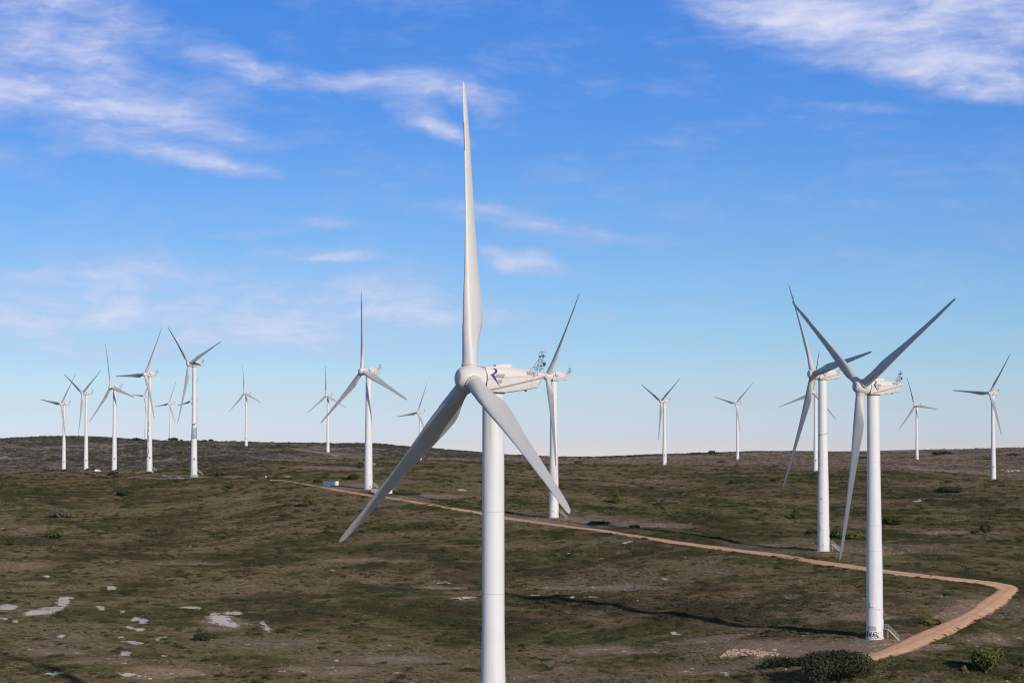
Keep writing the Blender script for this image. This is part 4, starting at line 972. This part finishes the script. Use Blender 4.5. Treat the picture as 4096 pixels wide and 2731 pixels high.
BUSH = [
# u centre, v of the foot, width px, height px, kind, leaves, name, category, label
(3341,2762,282,136,'mound','leafdarkbrown','kermes_oak','tree','big round dark evergreen at the bottom edge beside the end of the dirt track'),
(3165,2664,215,38,'low','leafdarkbrown','hedge','hedge','long low dark hedge running along the front of the stone embankment'),
(3942,2690,148,114,'pine','pine','pine_bush','tree','many-lobed olive green pine bush in the bottom right corner below the track'),
(3859,2690,24,26,'upright','yellow','shrub','shrub','tiny yellow green shrub left of the corner pine bush'),
(4085,2668,50,26,'mound','leafdark','shrub','shrub','small green shrub cut by the right edge behind the corner pine bush'),
(3570,2100,92,44,'mound','pine','shrub','shrub','leafy yellow green shrub right behind the tower with black graffiti at its foot'),
(3400,2156,104,42,'mound','pine','shrub','shrub','sunlit green shrub between the two big right-hand towers'),
(3340,2154,40,40,'mound','leafdark','shrub','shrub','dark shrub against the left side of the sunlit shrub between the two towers'),
(3250,2137,44,24,'mound','leafdark','shrub','shrub','small dark shrub at the left of the tower with the stained ring'),
(3181,2079,34,50,'upright','pine','young_pine','tree','upright young pine left of the stained ring tower, alone in the scrub'),
(3943,2136,50,50,'pine','pine','young_pine','tree','young pine in the scrub above the sharp bend of the dirt track'),
(3900,2134,30,16,'mound','leafdark','shrub','shrub','dark shrub touching the left foot of the pine above the track bend'),
(3778,1971,54,30,'mound','leafdarkbrown','thicket','shrub','left half of the near-black thicket in the scrub below the right hill'),
(3822,1971,58,27,'mound','leafdarkbrown','thicket','shrub','right half of the near-black thicket in the scrub below the right hill'),
(3810,1985,46,14,'low','greyleaf','shrub','shrub','pale grey green shrub in front of the near-black thicket'),
(2943,1938,60,27,'mound','leafdark','thicket','shrub','solid dark thicket alone in the scrub below the orange soil patch'),
(2468,2015,34,50,'upright','pine','young_pine','tree','upright young pine right of the blade tip of the front turbine'),
(2630,2025,26,16,'mound','leafdark','shrub','shrub','small dark shrub beside the pale loose young pine'),
(2656,2025,30,36,'upright','greyleaf','young_pine','tree','pale loose young pine right of the small dark shrub'),
(2393,2096,82,14,'low','leafdark','thicket','shrub','long low dark mound on the bare pad between the track and tower'),
(2540,2114,36,18,'mound','leafdark','shrub','shrub','dark shrub just above the dirt track in mid field'),
(1236,2028,50,58,'pine','pine','young_pine','tree','young pine below the dirt track left of the cabins'),
(1414,1920,44,28,'mound','leafdark','thicket','shrub','dark green thicket behind the first cabin and left of the tower'),
(1382,1922,26,15,'mound','leafdark','shrub','shrub','low dark shrub at the left side of the thicket behind the first cabin'),
(1271,1931,32,16,'mound','leafdark','shrub','shrub','dark shrub touching the left end of the first white cabin'),
(1438,1872,20,20,'upright','leafdark','shrub','shrub','small upright shrub at the foot of the left hill beside the hill path'),
(875,1912,62,24,'umbrella','leafdark','umbrella_tree','tree','low spreading dark tree right of the mural tower plinth'),
(926,1956,18,28,'upright','leafdark','shrub','shrub','small dark upright shrub in the left mid field'),
(492,1984,48,28,'mound','leafdark','thicket','shrub','rounded dark thicket in the left field below the graffiti tower'),
(450,1898,36,13,'mound','leafdark','shrub','shrub','dark shrub on the field edge below the third tower from the left'),
(246,2072,86,44,'mound','greyleaf','shrub','shrub','pale grey green shrub standing highest in the left field'),
(215,2152,70,40,'mound','pine','shrub','shrub','olive green shrub in the left field below the pale one'),
(36,2183,30,18,'mound','leafdark','shrub','shrub','small dark shrub near the left edge of the field'),
(467,2068,16,12,'mound','leafdarkbrown','shrub','shrub','tiny dark brown shrub in the left mid field'),
(811,2564,62,40,'mound','leafdark','shrub','shrub','round dark green shrub below the large white rock patch at lower left'),
(501,2378,48,16,'mound','leafdark','shrub','shrub','dark shrub just right of the small pale rock patch at left'),
(2480,2735,200,66,'low','greyleaf','thicket','shrub','wide grey green thicket at the bottom edge right of the front tower'),
(2800,2738,176,36,'low','leafdark','thicket','shrub','wide dark green thicket at the bottom edge beside a pale rock'),
(3370,2390,76,32,'mound','twigbush','dry_bush','bush','bare greyish twig bush left of the graffiti foot tower'),
(3168,2398,58,26,'mound','twigbush','dry_bush','bush','smaller bare greyish twig bush further left in the field'),
(2540,2352,40,26,'mound','twigbush','dry_bush','bush','lone bare twig bush above the long tower shadow'),
(145,2662,22,26,'mound','twigbush','dry_bush','bush','tiny bare pale bush in the lower left corner'),
(3718,2501,64,30,'mound','yellow','shrub','shrub','bright yellow green shrub inside the bend of the dirt track'),
(3750,2497,24,18,'mound','leafdark','shrub','shrub','dark shrub against the right side of the yellow green one'),
(546,1762,30,12,'mound','leafdark','thicket','shrub','round dark thicket on the left ridge beside the looped graffiti tower'),
(573,1762,9,6,'mound','leafdark','shrub','shrub','tiny dark shrub on the left ridge touching the graffiti tower'),
(691,1762,42,14,'mound','leafdark','thicket','shrub','widest dark thicket on the left ridge below a distant rotor'),
(725,1762,12,8,'mound','leafdark','shrub','shrub','small dark shrub right of the widest ridge thicket'),
(818,1766,22,8,'mound','leafdark','shrub','shrub','first dark shrub on the ridge right of the mural tower'),
(843,1766,18,11,'mound','leafdark','shrub','shrub','second dark shrub on the ridge right of the mural tower'),
(425,1763,18,10,'mound','leafdark','shrub','shrub','dark shrub on the left ridge between the third and second towers'),
(39,1775,10,9,'mound','leafdark','shrub','shrub','tiny dark shrub below the skyline at the far left'),
(1117,1787,18,10,'mound','leafdark','shrub','shrub','dark round shrub near the skyline above the hill path'),
(1156,1776,7,10,'upright','leafdarkbrown','shrub','shrub','tiny tree silhouetted on the skyline above the hill path'),
(1003,1771,11,7,'mound','brownleaf','shrub','shrub','pale brown shrub at the foot of the tower on the brow'),
(2356,1834,18,9,'mound','leafdark','shrub','shrub','round dark shrub on the middle skyline between two towers'),
(2320,1834,14,9,'mound','leafdarkbrown','shrub','shrub','brownish shrub on the middle skyline left of the round dark one'),
(2244,1832,14,7,'mound','leafdark','shrub','shrub','left of two dark shrubs on the skyline right of the tower'),
(2262,1832,10,6,'mound','leafdark','shrub','shrub','right of two dark shrubs on the skyline right of the tower'),
(2315,1856,30,15,'mound','pine','shrub','shrub','green bush in the dry grass below the middle skyline'),
(2152,1829,16,7,'mound','leafdark','shrub','shrub','dark skyline shrub left of the second centre tower'),
(2062,1829,14,7,'mound','leafdark','shrub','shrub','dark skyline shrub just right of the front tower'),
(2783,1817,40,9,'low','leafdark','thicket','shrub','flat dark thicket on the skyline right of the centre'),
(2848,1817,34,16,'mound','leafdark','thicket','shrub','solid round dark thicket standing out on the right skyline'),
(2700,1818,10,5,'mound','leafdark','shrub','shrub','tiny dark shrub on the skyline beside the V bladed turbine'),
(2883,1852,30,9,'low','leafdarkbrown','thicket','shrub','low dark thicket at the left end of the orange soil patch'),
(3770,1817,70,12,'low','leafdark','thicket','shrub','long dark thicket near the top of the right hill'),
(4050,1824,40,12,'low','leafdark','thicket','shrub','dark thicket at the right edge near the top of the right hill'),
(3949,1839,28,8,'low','leafdark','thicket','shrub','dark thicket touching the left side of the rightmost tower'),
(3447,1834,46,9,'low','leafdark','thicket','shrub','dark thicket on the right hill between the two big towers'),
(3462,1899,22,9,'mound','leafdark','shrub','shrub','dark shrub against the left side of the big right tower'),
(3570,1902,34,8,'low','leafdark','shrub','shrub','low dark shrub right of the big right tower below the hill'),
(2592,1861,18,7,'mound','leafdark','shrub','shrub','dark shrub left of the foot of the V bladed turbine'),
(2620,1861,14,6,'mound','leafdark','shrub','shrub','smaller dark shrub nearest the foot of the V bladed turbine'),
(1695,1812,20,6,'mound','leafdark','shrub','shrub','dark shrub on the left hill skyline above the small tower'),
]
_cm = {}
for i, (u, v, wpx, hpx, kind, lf, nm, cat, lbl) in enumerate(BUSH):
    if v > 2731: p = Vector(zat(u, v, 428)); p = Vector((p.x, p.y, G(p.x, p.y)))
    else: p = at(u, min(v, 2728))
    far = v < 1900 and p.y > 2300
    sc_ = p.y/FOC; w = wpx*sc_*(1.12 if kind in ('low', 'umbrella') else 1.36); h = hpx*sc_*(1.05 if p.y < 1400 else 1.1); 
    r = random.Random(i+50)
    if lf == 'twigbush':
        o = obj(nm, twiggy(nm, 90, w, h, M['twig'], i), None, p); tag(o, lbl, cat, 'bare twig bushes in the scrub'); continue
    leaf = max(.12, min(.34, 1.15*sc_*4)) if p.y < 1500 else max(.3, w*.05)
    n = int(min(14000, max(320, 3.2*(w*h)/(leaf*leaf))))
    cm = crown_mesh('crown', n, lobes_for(kind, w, h, r), leaf, M[lf], i+90)
    root = empty(nm, p, r.uniform(0, .3) if kind == 'low' else r.uniform(0, 6.28)); tag(root, lbl, cat)
    obj('crown', cm, root); obj('trunk', stem_mesh(w, h, i), root)
# hedgerow along the middle skyline: single bushes
hv = [crown_mesh('crown', 150, lobes_for('mound', 9, 4.4, random.Random(s)), .55, M['leafdark'], s) for s in range(4)]
hs = stem_mesh(9, 4, 3)
r = random.Random(5)
for i, u in enumerate(np.arange(2400, 3120, 11.5)):
    uu = u+r.uniform(-3, 3); v0 = float(np.interp(uu, [2400, 2500, 2665, 2850, 2980, 3130], [1832.5, 1829.5, 1821, 1817, 1809.5, 1807.5])); p = at(uu, v0)
    k = r.uniform(.55, 1.0)*(1 if uu < 2900 else .7)
    o = empty('hedgerow_bush', p, r.uniform(0, 6.28)); o.scale = (k, k, k*.8)
    tag(o, 'dark bush in the hedgerow along the skyline behind the V bladed turbine', 'bush', 'hedgerow bushes along the middle skyline')
    obj('crown', hv[i % 4], o); obj('trunk', hs, o)

# ------------------------------------------------------------------ rocks
def rock_mesh(seed, sub=2, flat=.6):
    bm = bmesh.new(); bmesh.ops.create_icosphere(bm, subdivisions=sub, radius=.5); r = np.random.default_rng(seed)
    pl = r.normal(0, 1, (9, 3)); pl /= np.linalg.norm(pl, axis=1, keepdims=True); dist = r.uniform(.28, .46, 9)
    for v in bm.verts:
        c = np.array(v.co)
        for n_, d_ in zip(pl, dist):
            q = c @ n_
            if q > d_: c = c-n_*(q-d_)
        v.co = Vector(c*(1, 1, flat))
    me = bpy.data.meshes.new('rock'); bm.to_mesh(me); bm.free(); me.materials.append(M['stone']); return me
RM = [rock_mesh(s) for s in range(6)]
ROCKS = [(2290,2390,26,'flat white boulder left of a row of stones in mid field',0),(2338,2390,26,'long white boulder, first of the row in mid field',1),(2368,2391,24,'white boulder ending the row in mid field',2),(2553,2402,15,'pale flat stone just above the long tower shadow',3),(2485,2438,18,'pale stone lying in the long tower shadow',0),
 (2712,2540,30,'largest pale boulder below the long tower shadow',1),(2816,2419,10,'small round white stone above the long tower shadow',2),(1860,2392,40,'long pale rock ledge left of the front tower',3),(1757,2168,9,'small white stone left of the front tower below the track',4),(1305,2139,9,'small white stone left of the lowest blade tip',5),
 (1428,2296,9,'tiny white stone below the lowest blade tip',1),(664,2460,11,'pale boulder at the left of the big white rock patch',2),(656,2506,9,'small stone below the boulder left of the big rock patch',3),(555,2702,20,'white boulder at the bottom left, left of a trio',4),(580,2704,14,'white boulder at the bottom left, middle of a trio',5),(600,2714,22,'white boulder at the bottom left, right of a trio',0),
 (82,2522,11,'single white stone near the left edge of the photo',1),(205,2621,12,'white stone above a pinkish one at lower left',2),(232,2635,18,'pinkish white stone at lower left below a white one',3),(940,2490,9,'small stone inside the notch of the big white rock patch',4),(3438,2293,12,'white stone beside the dirt track left of the big right tower',5),(3083,2284,8,'tiny white stone below the track in the right field',0),
 (3714,2378,9,'left of the white stones inside the track bend',1),(3764,2383,12,'middle of the white stones inside the track bend',2),(3870,2374,10,'right one of the white stones inside the track bend',3),(2146,2647,8,'tiny white stone right of the front tower near the bottom',4),(2082,2612,9,'small white stone right of the front tower foot',5),(3570,2010,9,'pale stone right of the big tower in mid scrub',0),
 (3675,2000,16,'long pale stone in the scrub below the right hill',1),(3985,2084,24,'long pale stone near the right edge of the scrub',2),(4062,2668,16,'white stone beside the corner pine bush',3),(3100,2640,9,'white stone at the left foot of the embankment',4),(1838,1959,20,'pale boulder group beyond the track left of the front tower',5),(1855,1961,16,'pale boulder right beside the one beyond the track',0),
 (3745,1906,10,'left pale boulder at the foot of the right hill',1),(3785,1907,12,'right pale boulder at the foot of the right hill',2)]
for u, v, wpx, lbl, k in ROCKS:
    p = at(u, v); s = wpx*p.y/FOC*1.15
    o = obj('boulder', RM[k], None, p); o.scale = (s, s*.8, s*.62); o.rotation_euler = (0, 0, k*1.1); tag(o, lbl, 'rock', 'pale boulders lying in the scrub')
p = at(1150, 1909); o = obj('stone_slab', MB().box((0, 0, .5), (2.9, .9, .55), .12).mesh('stone_slab', M['stone']), None, p); tag(o, 'long white slab lying in scrub above the start of the dirt track', 'slab')
# outcrop on the right hill
b = MB(); r = random.Random(4)
p = at(4050, 1886)
bm = bmesh.new()
for i in range(46):
    a = RM[i % 6]; s = r.uniform(1.2, 3.6); q = Vector((r.gauss(0, 3.2), r.gauss(0, 6), 0)); q.z = G(p.x+q.x, p.y+q.y)-p.z+s*.15
    mt = Matrix.Translation(q) @ Matrix.Rotation(r.uniform(0, 6.28), 4, 'Z') @ Matrix.Diagonal((s, s*.8, s*.9, 1)); k = len(bm.verts); bm.from_mesh(a); bm.verts.ensure_lookup_table(); bmesh.ops.transform(bm, matrix=mt, verts=bm.verts[k:])
me = bpy.data.meshes.new('rock_outcrop'); bm.to_mesh(me); bm.free(); me.materials.append(M['stonewarm']); o = obj('rock_outcrop', me, None, p); tag(o, 'cream coloured rock outcrop on the right hill beside the rightmost tower', 'rocks')
# stone embankment below the big right tower
def c3(l): return [(2780+x*.3401, 2480+y*.3401) for x, y in l]
topl = [at(*q) for q in c3([(290, 436), (355, 380), (430, 345), (560, 318), (700, 292), (860, 268), (1000, 272)])]
crest = [at(*q) for q in c3([(300, 440), (380, 385), (470, 365), (590, 375), (720, 385), (850, 390), (985, 400)])]
foot = [at(*q) for q in c3([(290, 446), (385, 452), (470, 462), (590, 462), (690, 450), (850, 432), (985, 414)])]
V = []; nC = len(crest)
for i in range(nC):
    hgt = [.2, .7, .9, .9, .8, .5, .2][i]
    b__ = crest[i]+(topl[i]-crest[i])*.45; b__ = Vector((b__.x, b__.y, G(b__.x, b__.y)))
    V += [tuple(b__+Vector((0, 0, .02))), tuple(crest[i]+Vector((0, 0, hgt*.75))), tuple(foot[i]+Vector((0, 0, -.3)))]
F = [(3*i+e, 3*i+e+1, 3*i+e+4, 3*i+e+3) for i in range(nC-1) for e in (0, 1)]
em = empty('stone_embankment', crest[3]); tag(em, 'bank of loose orange and white stones retaining the bare pad below the big right tower', 'embankment')
o = obj('earth_bank', mesh('earth_bank', [tuple(Vector(v)-crest[3]) for v in V], F, M['bank'], True), em)
bm = bmesh.new(); r = random.Random(9)
for i in range(620):
    f = r.uniform(0, nC-1.001); k = int(f); f -= k; g_ = r.uniform(0, 1); a = Vector(V[3*k+1]).lerp(Vector(V[3*k+4]), f); c = Vector(V[3*k+2]).lerp(Vector(V[3*k+5]), f); q = a.lerp(c, g_)+Vector((0, 0, .08))-crest[3]
    s = r.uniform(.25, .6); kk = len(bm.verts); bm.from_mesh(RM[i % 6]); bm.verts.ensure_lookup_table()
    bmesh.ops.transform(bm, matrix=Matrix.Translation(q) @ Matrix.Rotation(r.uniform(0, 6), 4, 'X') @ Matrix.Rotation(r.uniform(0, 6), 4, 'Z') @ Matrix.Diagonal((s, s, s, 1)), verts=bm.verts[kk:])
me = bpy.data.meshes.new('loose_stones'); bm.to_mesh(me); bm.free(); me.materials.append(M['stonewarm']); o = obj('loose_stones', me, em); o['kind'] = 'stuff'

# ------------------------------------------------------------------ equipment cabins
def cabin(u, v, beta, L, W, Hh, lbl):
    p = at(u, v); root = empty('equipment_cabin', p, R(beta)); tag(root, lbl, 'cabin', 'white equipment cabins beside the dirt track')
    # local: corner nearest the camera at the origin, long side runs back and left (-Y'), end wall faces +X'... built in the cabin's own axes
    b = MB(); b.box((W/2, L/2, Hh/2-.3), (W, L, Hh+.6))
    for i in range(int(L/.6)): b.box((-.012, .3+i*.6, Hh/2), (.03, .05, Hh-.3))
    obj('body', b.mesh('body', M['cabin']), root)
    rf = MB(); rf.box((W/2, L/2, Hh+.05), (W+.22, L+.22, .10)); obj('roof', rf.mesh('roof', M['roofrust']), root)
    dr = MB()
    for x in (.28, .74): dr.box((W*x*.98, -.025, Hh*.47), (W*.40, .05, Hh*.82))
    d = obj('door', dr.mesh('door', M['cabin']), root)
    hd = MB()
    for x in (.45, .55): hd.tube([(W*x, -.08, .3), (W*x, -.08, Hh*.85)], .025, 6)
    obj('lock_bar', hd.mesh('lock_bar', M['galv']), d)
    g = MB(); r = random.Random(int(u))
    for i in range(16):
        x = r.uniform(.2, W-.2); z = r.uniform(.35, Hh*.85); g.box((x, -.058, z), (r.uniform(.08, .4), .006, r.uniform(.04, .12)))
    obj('graffiti_tag', g.mesh('graffiti_tag', M['greyspray']), root)
    g2 = MB()
    for i in range(9): g2.box((-.04, r.uniform(.5, L-1), r.uniform(.4, Hh*.5)), (.006, r.uniform(.15, .6), r.uniform(.06, .18)))
    obj('graffiti_mark', g2.mesh('graffiti_mark', M['greyspray']), root)
    return root
c = cabin(1334, 1943.5, 38, 9.6, 3.1, 2.45, 'white graffiti-marked cabin left of the tower, with a small bright panel on its long side')
obj('panel', MB().box((-.03, 5.0, 2.0), (.06, 1.8, .75)).mesh('panel', M['tower']), c); obj('antenna', MB().tube([(1.2, 2.5, 2.5), (1.2, 2.5, 3.4)], .05, 6).mesh('antenna', M['galv']), c)
cabin(1546.7, 1978.5, 42, 12.2, 3.4, 2.75, 'white cabin right of the tower foot, crossed by the blade of the front turbine')
# ------------------------------------------------------------------ sign, trail marker, van, person
p = at(1064, 1920); s = p.y/FOC
root = empty('sign', p); tag(root, 'small white sign on a post at the left start of the dirt track', 'sign')
obj('post', MB().tube([(0, 0, -.4), (0, 0, 18*s)], .09, 8).mesh('post', M['galv']), root); obj('panel', MB().box((0, -.11, 14.8*s), (4.6*s, .06, 5.6*s)).mesh('panel', M['tower']), root); obj('cap', MB().box((0, -.1, 18*s), (3*s, .1, .8*s)).mesh('cap', M['dark']), root)
p = at(391, 1886.5)
root = empty('parked_van', p, R(12)); tag(root, 'white van parked between the second and third towers from the left, half behind scrub', 'van')
prof = [(-2.5, .45), (-2.5, 1.75), (-2.4, 2.05), (1.2, 2.1), (1.75, 1.35), (2.5, 1.15), (2.6, .45)]
V = [(x, -.95, z) for x, z in prof]+[(x, .95, z) for x, z in prof]; k = len(prof); F = [tuple(range(k)), tuple(range(2*k-1, k-1, -1))]+[(i, k+i, k+(i+1) % k, (i+1) % k) for i in range(k)]
me = mesh('body', V, F, M['tower']); bm = bmesh.new(); bm.from_mesh(me); bmesh.ops.recalc_face_normals(bm, faces=bm.faces); bmesh.ops.bevel(bm, geom=bm.edges[:], offset=.07, segments=2, affect='EDGES'); bm.to_mesh(me); bm.free(); obj('body', me, root)
for x in (-1.6, 1.65):
    for y in (-.86, .86): obj('wheel', MB().tube([(x, y-.12, .36), (x, y+.12, .36)], .36, 20).mesh('wheel', M['dark']), root)
for y in (-.96, .96): obj('side_window', MB().box((.9, y, 1.6), (1.0, .03, .5)).mesh('side_window', M['glass']), root)
wm = MB(); wm.poly([(1.27, -.8, 2.0), (1.27, .8, 2.0), (1.79, .8, 1.38), (1.79, -.8, 1.38)]); obj('windscreen', wm.mesh('windscreen', M['glass']), root)

def skin(name, verts, edges, radii, mat, sub=2, rootv=0):
    me = bpy.data.meshes.new(name); me.from_pydata([Vector(v) for v in verts], edges, []); o = bpy.data.objects.new(name, me); col.objects.link(o)
    sm = o.modifiers.new('s', 'SKIN'); sm.use_smooth_shade = True
    for i, s in enumerate(me.skin_vertices[0].data): s.radius = (radii[i], radii[i]) if not isinstance(radii[i], tuple) else radii[i]; s.use_root = (i == rootv)
    o.modifiers.new('u', 'SUBSURF').levels = sub; o.modifiers['u'].render_levels = sub
    dg = bpy.context.evaluated_depsgraph_get(); dg.update(); out = bpy.data.meshes.new_from_object(o.evaluated_get(dg)); bpy.data.objects.remove(o); out.materials.clear(); out.materials.append(mat); out.name = name
    return out
p = at(3723.5, 2310); root = empty('person', p, R(15)); tag(root, 'person in a dark red jacket and dark trousers walking on the dirt track', 'person')
vs = [(0,0,.93),(0,0,1.12),(0,.0,1.36),(0,0,1.47),(0,-.01,1.55),(0,-.015,1.68),   # 0-5 spine to head
 (-.19,0,1.38),(-.25,.03,1.12),(-.22,-.08,.90),(-.21,-.11,.83),(.19,0,1.38),(.25,-.02,1.12),(.22,.06,.90),(.21,.06,.83), # arms
 (-.09,0,.88),(-.10,-.14,.50),(-.10,-.02,.10),(-.10,-.17,.04),(.09,0,.88),(.10,.05,.48),(.11,.20,.12),(.11,.08,.04),(0,-.09,1.63)]
es = [(0,1),(1,2),(2,3),(3,4),(4,5),(2,6),(6,7),(7,8),(8,9),(2,10),(10,11),(11,12),(12,13),(0,14),(14,15),(15,16),(16,17),(0,18),(18,19),(19,20),(20,21),(4,22)]
rd = [.14,.13,.15,.06,.075,.085,.06,.045,.032,.034,.06,.045,.032,.034,.09,.06,.04,.035,.09,.06,.04,.035,.045]
for hx, hy, hz, sg in ((-.21,-.11,.83,-1),(.21,.06,.83,1)):
    base = 9 if sg < 0 else 13
    for q in range(5):
        k = len(vs); dx = (q-2)*.016
        if q == 0: vs += [(hx-sg*.035, hy-.02, hz-.02), (hx-sg*.045, hy-.035, hz-.055)]
        else: vs += [(hx+dx*.5, hy+dx, hz-.07), (hx+dx*.4, hy+dx-.01, hz-.11)]
        es += [(base, k), (k, k+1)]; rd += [.010, .008]
obj('body', skin('body', vs, es, rd, M['skin']), root)
obj('jacket', skin('jacket', [vs[0], vs[1], vs[2], (0,0,1.44), vs[6], vs[7], vs[8], vs[10], vs[11], vs[12]], [(0,1),(1,2),(2,3),(2,4),(4,5),(5,6),(2,7),(7,8),(8,9)], [.19,.18,.18,.085,.085,.065,.05,.085,.065,.05], M['jacket']), root)
obj('trousers', skin('trousers', [(0,0,.92)]+vs[14:17]+vs[18:21], [(0,1),(1,2),(2,3),(0,4),(4,5),(5,6)], [.155,.11,.08,.062,.11,.08,.062], M['trouser']), root)
for i in (16, 20): 
    a = Vector(vs[i]); obj('shoe', skin('shoe', [a+Vector((0,.04,-.04)), a+Vector((0,-.16,-.06))], [(0,1)], [.055,.045], M['dark']), root)
obj('hair', skin('hair', [(0,.03,1.60),(0,.02,1.72),(0,-.03,1.755)], [(0,1),(1,2)], [.07,.085,.06], M['hair']), root)

# ------------------------------------------------------------------ sky, clouds and sun
wd = bpy.data.worlds.new('World'); sc.world = wd; wd.use_nodes = True; t = NT(wd.node_tree)
bg = wd.node_tree.nodes['Background']; tc = t.add('ShaderNodeTexCoord').outputs['Generated']
sxyz = t.add('ShaderNodeSeparateXYZ', i={0: tc})
el = t.math('ARCSINE', sxyz.outputs[2]); azs = t.math('ARCTAN2', sxyz.outputs[0], sxyz.outputs[1])
# the sky close to the horizon is deepened by sampling the sky model at a steeper angle
lift = t.math('ADD', t.math('MULTIPLY', sxyz.outputs[2], SKYK), .16)
vz = t.math('MAXIMUM', lift, .03)
sv = t.add('ShaderNodeCombineXYZ', i={0: sxyz.outputs[0], 1: sxyz.outputs[1], 2: vz})
nv = t.add('ShaderNodeVectorMath', operation='NORMALIZE', i={0: sv.outputs[0]})
sky = t.add('ShaderNodeTexSky', sky_type='NISHITA', sun_disc=False, sun_elevation=SUN_EL, sun_rotation=math.pi-SUN_AZ, air_density=1.0, dust_density=.6, ozone_density=1.6)
t.l.new(nv.outputs[0], sky.inputs[0])
hs = t.add('ShaderNodeHueSaturation', i={'Saturation': SKYSAT, 'Value': SKYVAL*4, 'Color': sky.outputs[0]})
deg = t.math('MULTIPLY', el, 57.2958)
tint = t.ramp(t.math('DIVIDE', t.math('ADD', deg, 1.6), 47.6, clamp=True), SKYRAMP, 'B_SPLINE' if 0 else 'EASE' if 0 else 'LINEAR')
skyc = t.mix(1.0, hs.outputs[0], tint, 'MULTIPLY')
# cloud field in bearing / elevation, in units of one thousandth of a radian
P = t.add('ShaderNodeCombineXYZ', i={0: t.math('MULTIPLY', azs, 10.0), 1: t.math('MULTIPLY', el, 10.0), 2: 0.0}).outputs[0]
wn = t.add('ShaderNodeTexNoise', i={'Vector': P, 'Scale': 1.3, 'Detail': 8.0, 'Roughness': .58}); 
wv = t.add('ShaderNodeVectorMath', operation='SUBTRACT', i={0: wn.outputs['Color'], 1: (.5, .5, .5)})
wv = t.add('ShaderNodeVectorMath', operation='MULTIPLY', i={0: wv.outputs[0], 1: (.55, .20, 0)})
PW = t.add('ShaderNodeVectorMath', operation='ADD', i={0: P, 1: wv.outputs[0]}).outputs[0]
def dpx(x, y): return ((x-1176)/4573*10, (PITCH+(784-y)/4573)*10)
acc = None
for (x, y, hl, hw, ang, wt) in CLOUDS:
    cx_, cy_ = dpx(x, y)
    mp = t.mapping(PW, (cx_, cy_, 0), (0, 0, R(ang)), (hl/4573*12.5, hw/4573*17.0, 1), 'TEXTURE')
    gr = t.add('ShaderNodeTexGradient', gradient_type='SPHERICAL', i={0: mp}).outputs['Fac']
    q = t.math('MULTIPLY', t.math('POWER', gr, 1.0), wt); acc = q if acc is None else t.math('ADD', acc, q)
rotm = t.mapping(PW, rot=(0, 0, R(9)), scale=(1.2, 3.6, 1))
n1 = t.noise(rotm, 1.6, 7, .56); n2 = t.noise(t.mapping(PW, rot=(0, 0, R(13)), scale=(2.4, 9, 1)), 2.4, 6, .6)
n3_ = t.noise(t.mapping(PW, rot=(0, 0, R(11)), scale=(5, 20, 1)), 3.0, 5, .65)
nn = summ_(t, (n1, .66), (n2, .30), (n3_, .04))
acc = t.math('DIVIDE', acc, t.math('ADD', t.math('MULTIPLY', acc, .55), .85))
gate = t.math('ADD', acc, t.math('MULTIPLY', t.math('SUBTRACT', nn, .5), CLN))
n4_ = t.noise(t.mapping(PW, loc=(3, 7, 0), rot=(0, 0, R(14)), scale=(1.1, 3.4, 1)), 2.6, 5, .6)
al = t.math('MULTIPLY', t.sstep(gate, CL0, CL1), t.math('ADD', .46, t.math('MULTIPLY', n4_, .86)), clamp=True)
veil = t.math('MULTIPLY', t.sstep(nn, .48, .70), .16)                 # faint streaks everywhere
al = t.math('MAXIMUM', al, veil)
abv = t.sstep(deg, -.5, 1.5); al = t.math('MULTIPLY', al, abv)
cc_ = t.mix(t.sstep(gate, .3, 1.3), CLOUDA, CLOUDB)
fin = t.mix(al, skyc, cc_)
t.l.new(fin, bg.inputs[0]); bg.inputs[1].default_value = SKYSTR
sl = bpy.data.lights.new('sun', 'SUN'); so2 = bpy.data.objects.new('sun', sl); col.objects.link(so2)
sl.energy = SUNE; sl.angle = R(.85); sl.color = (1.0, .90, .80)
d = Vector((math.sin(SUN_AZ)*math.cos(SUN_EL), -math.cos(SUN_AZ)*math.cos(SUN_EL), math.sin(SUN_EL)))
so2.rotation_euler = d.to_track_quat('Z', 'Y').to_euler()
vs_ = sc.view_settings; vs_.view_transform = 'Standard'; vs_.look = 'None'; vs_.gamma = 1; vs_.exposure = 0
sc.cycles.max_bounces = 6; sc.cycles.diffuse_bounces = 3

sc.cycles.filter_width = 1.15
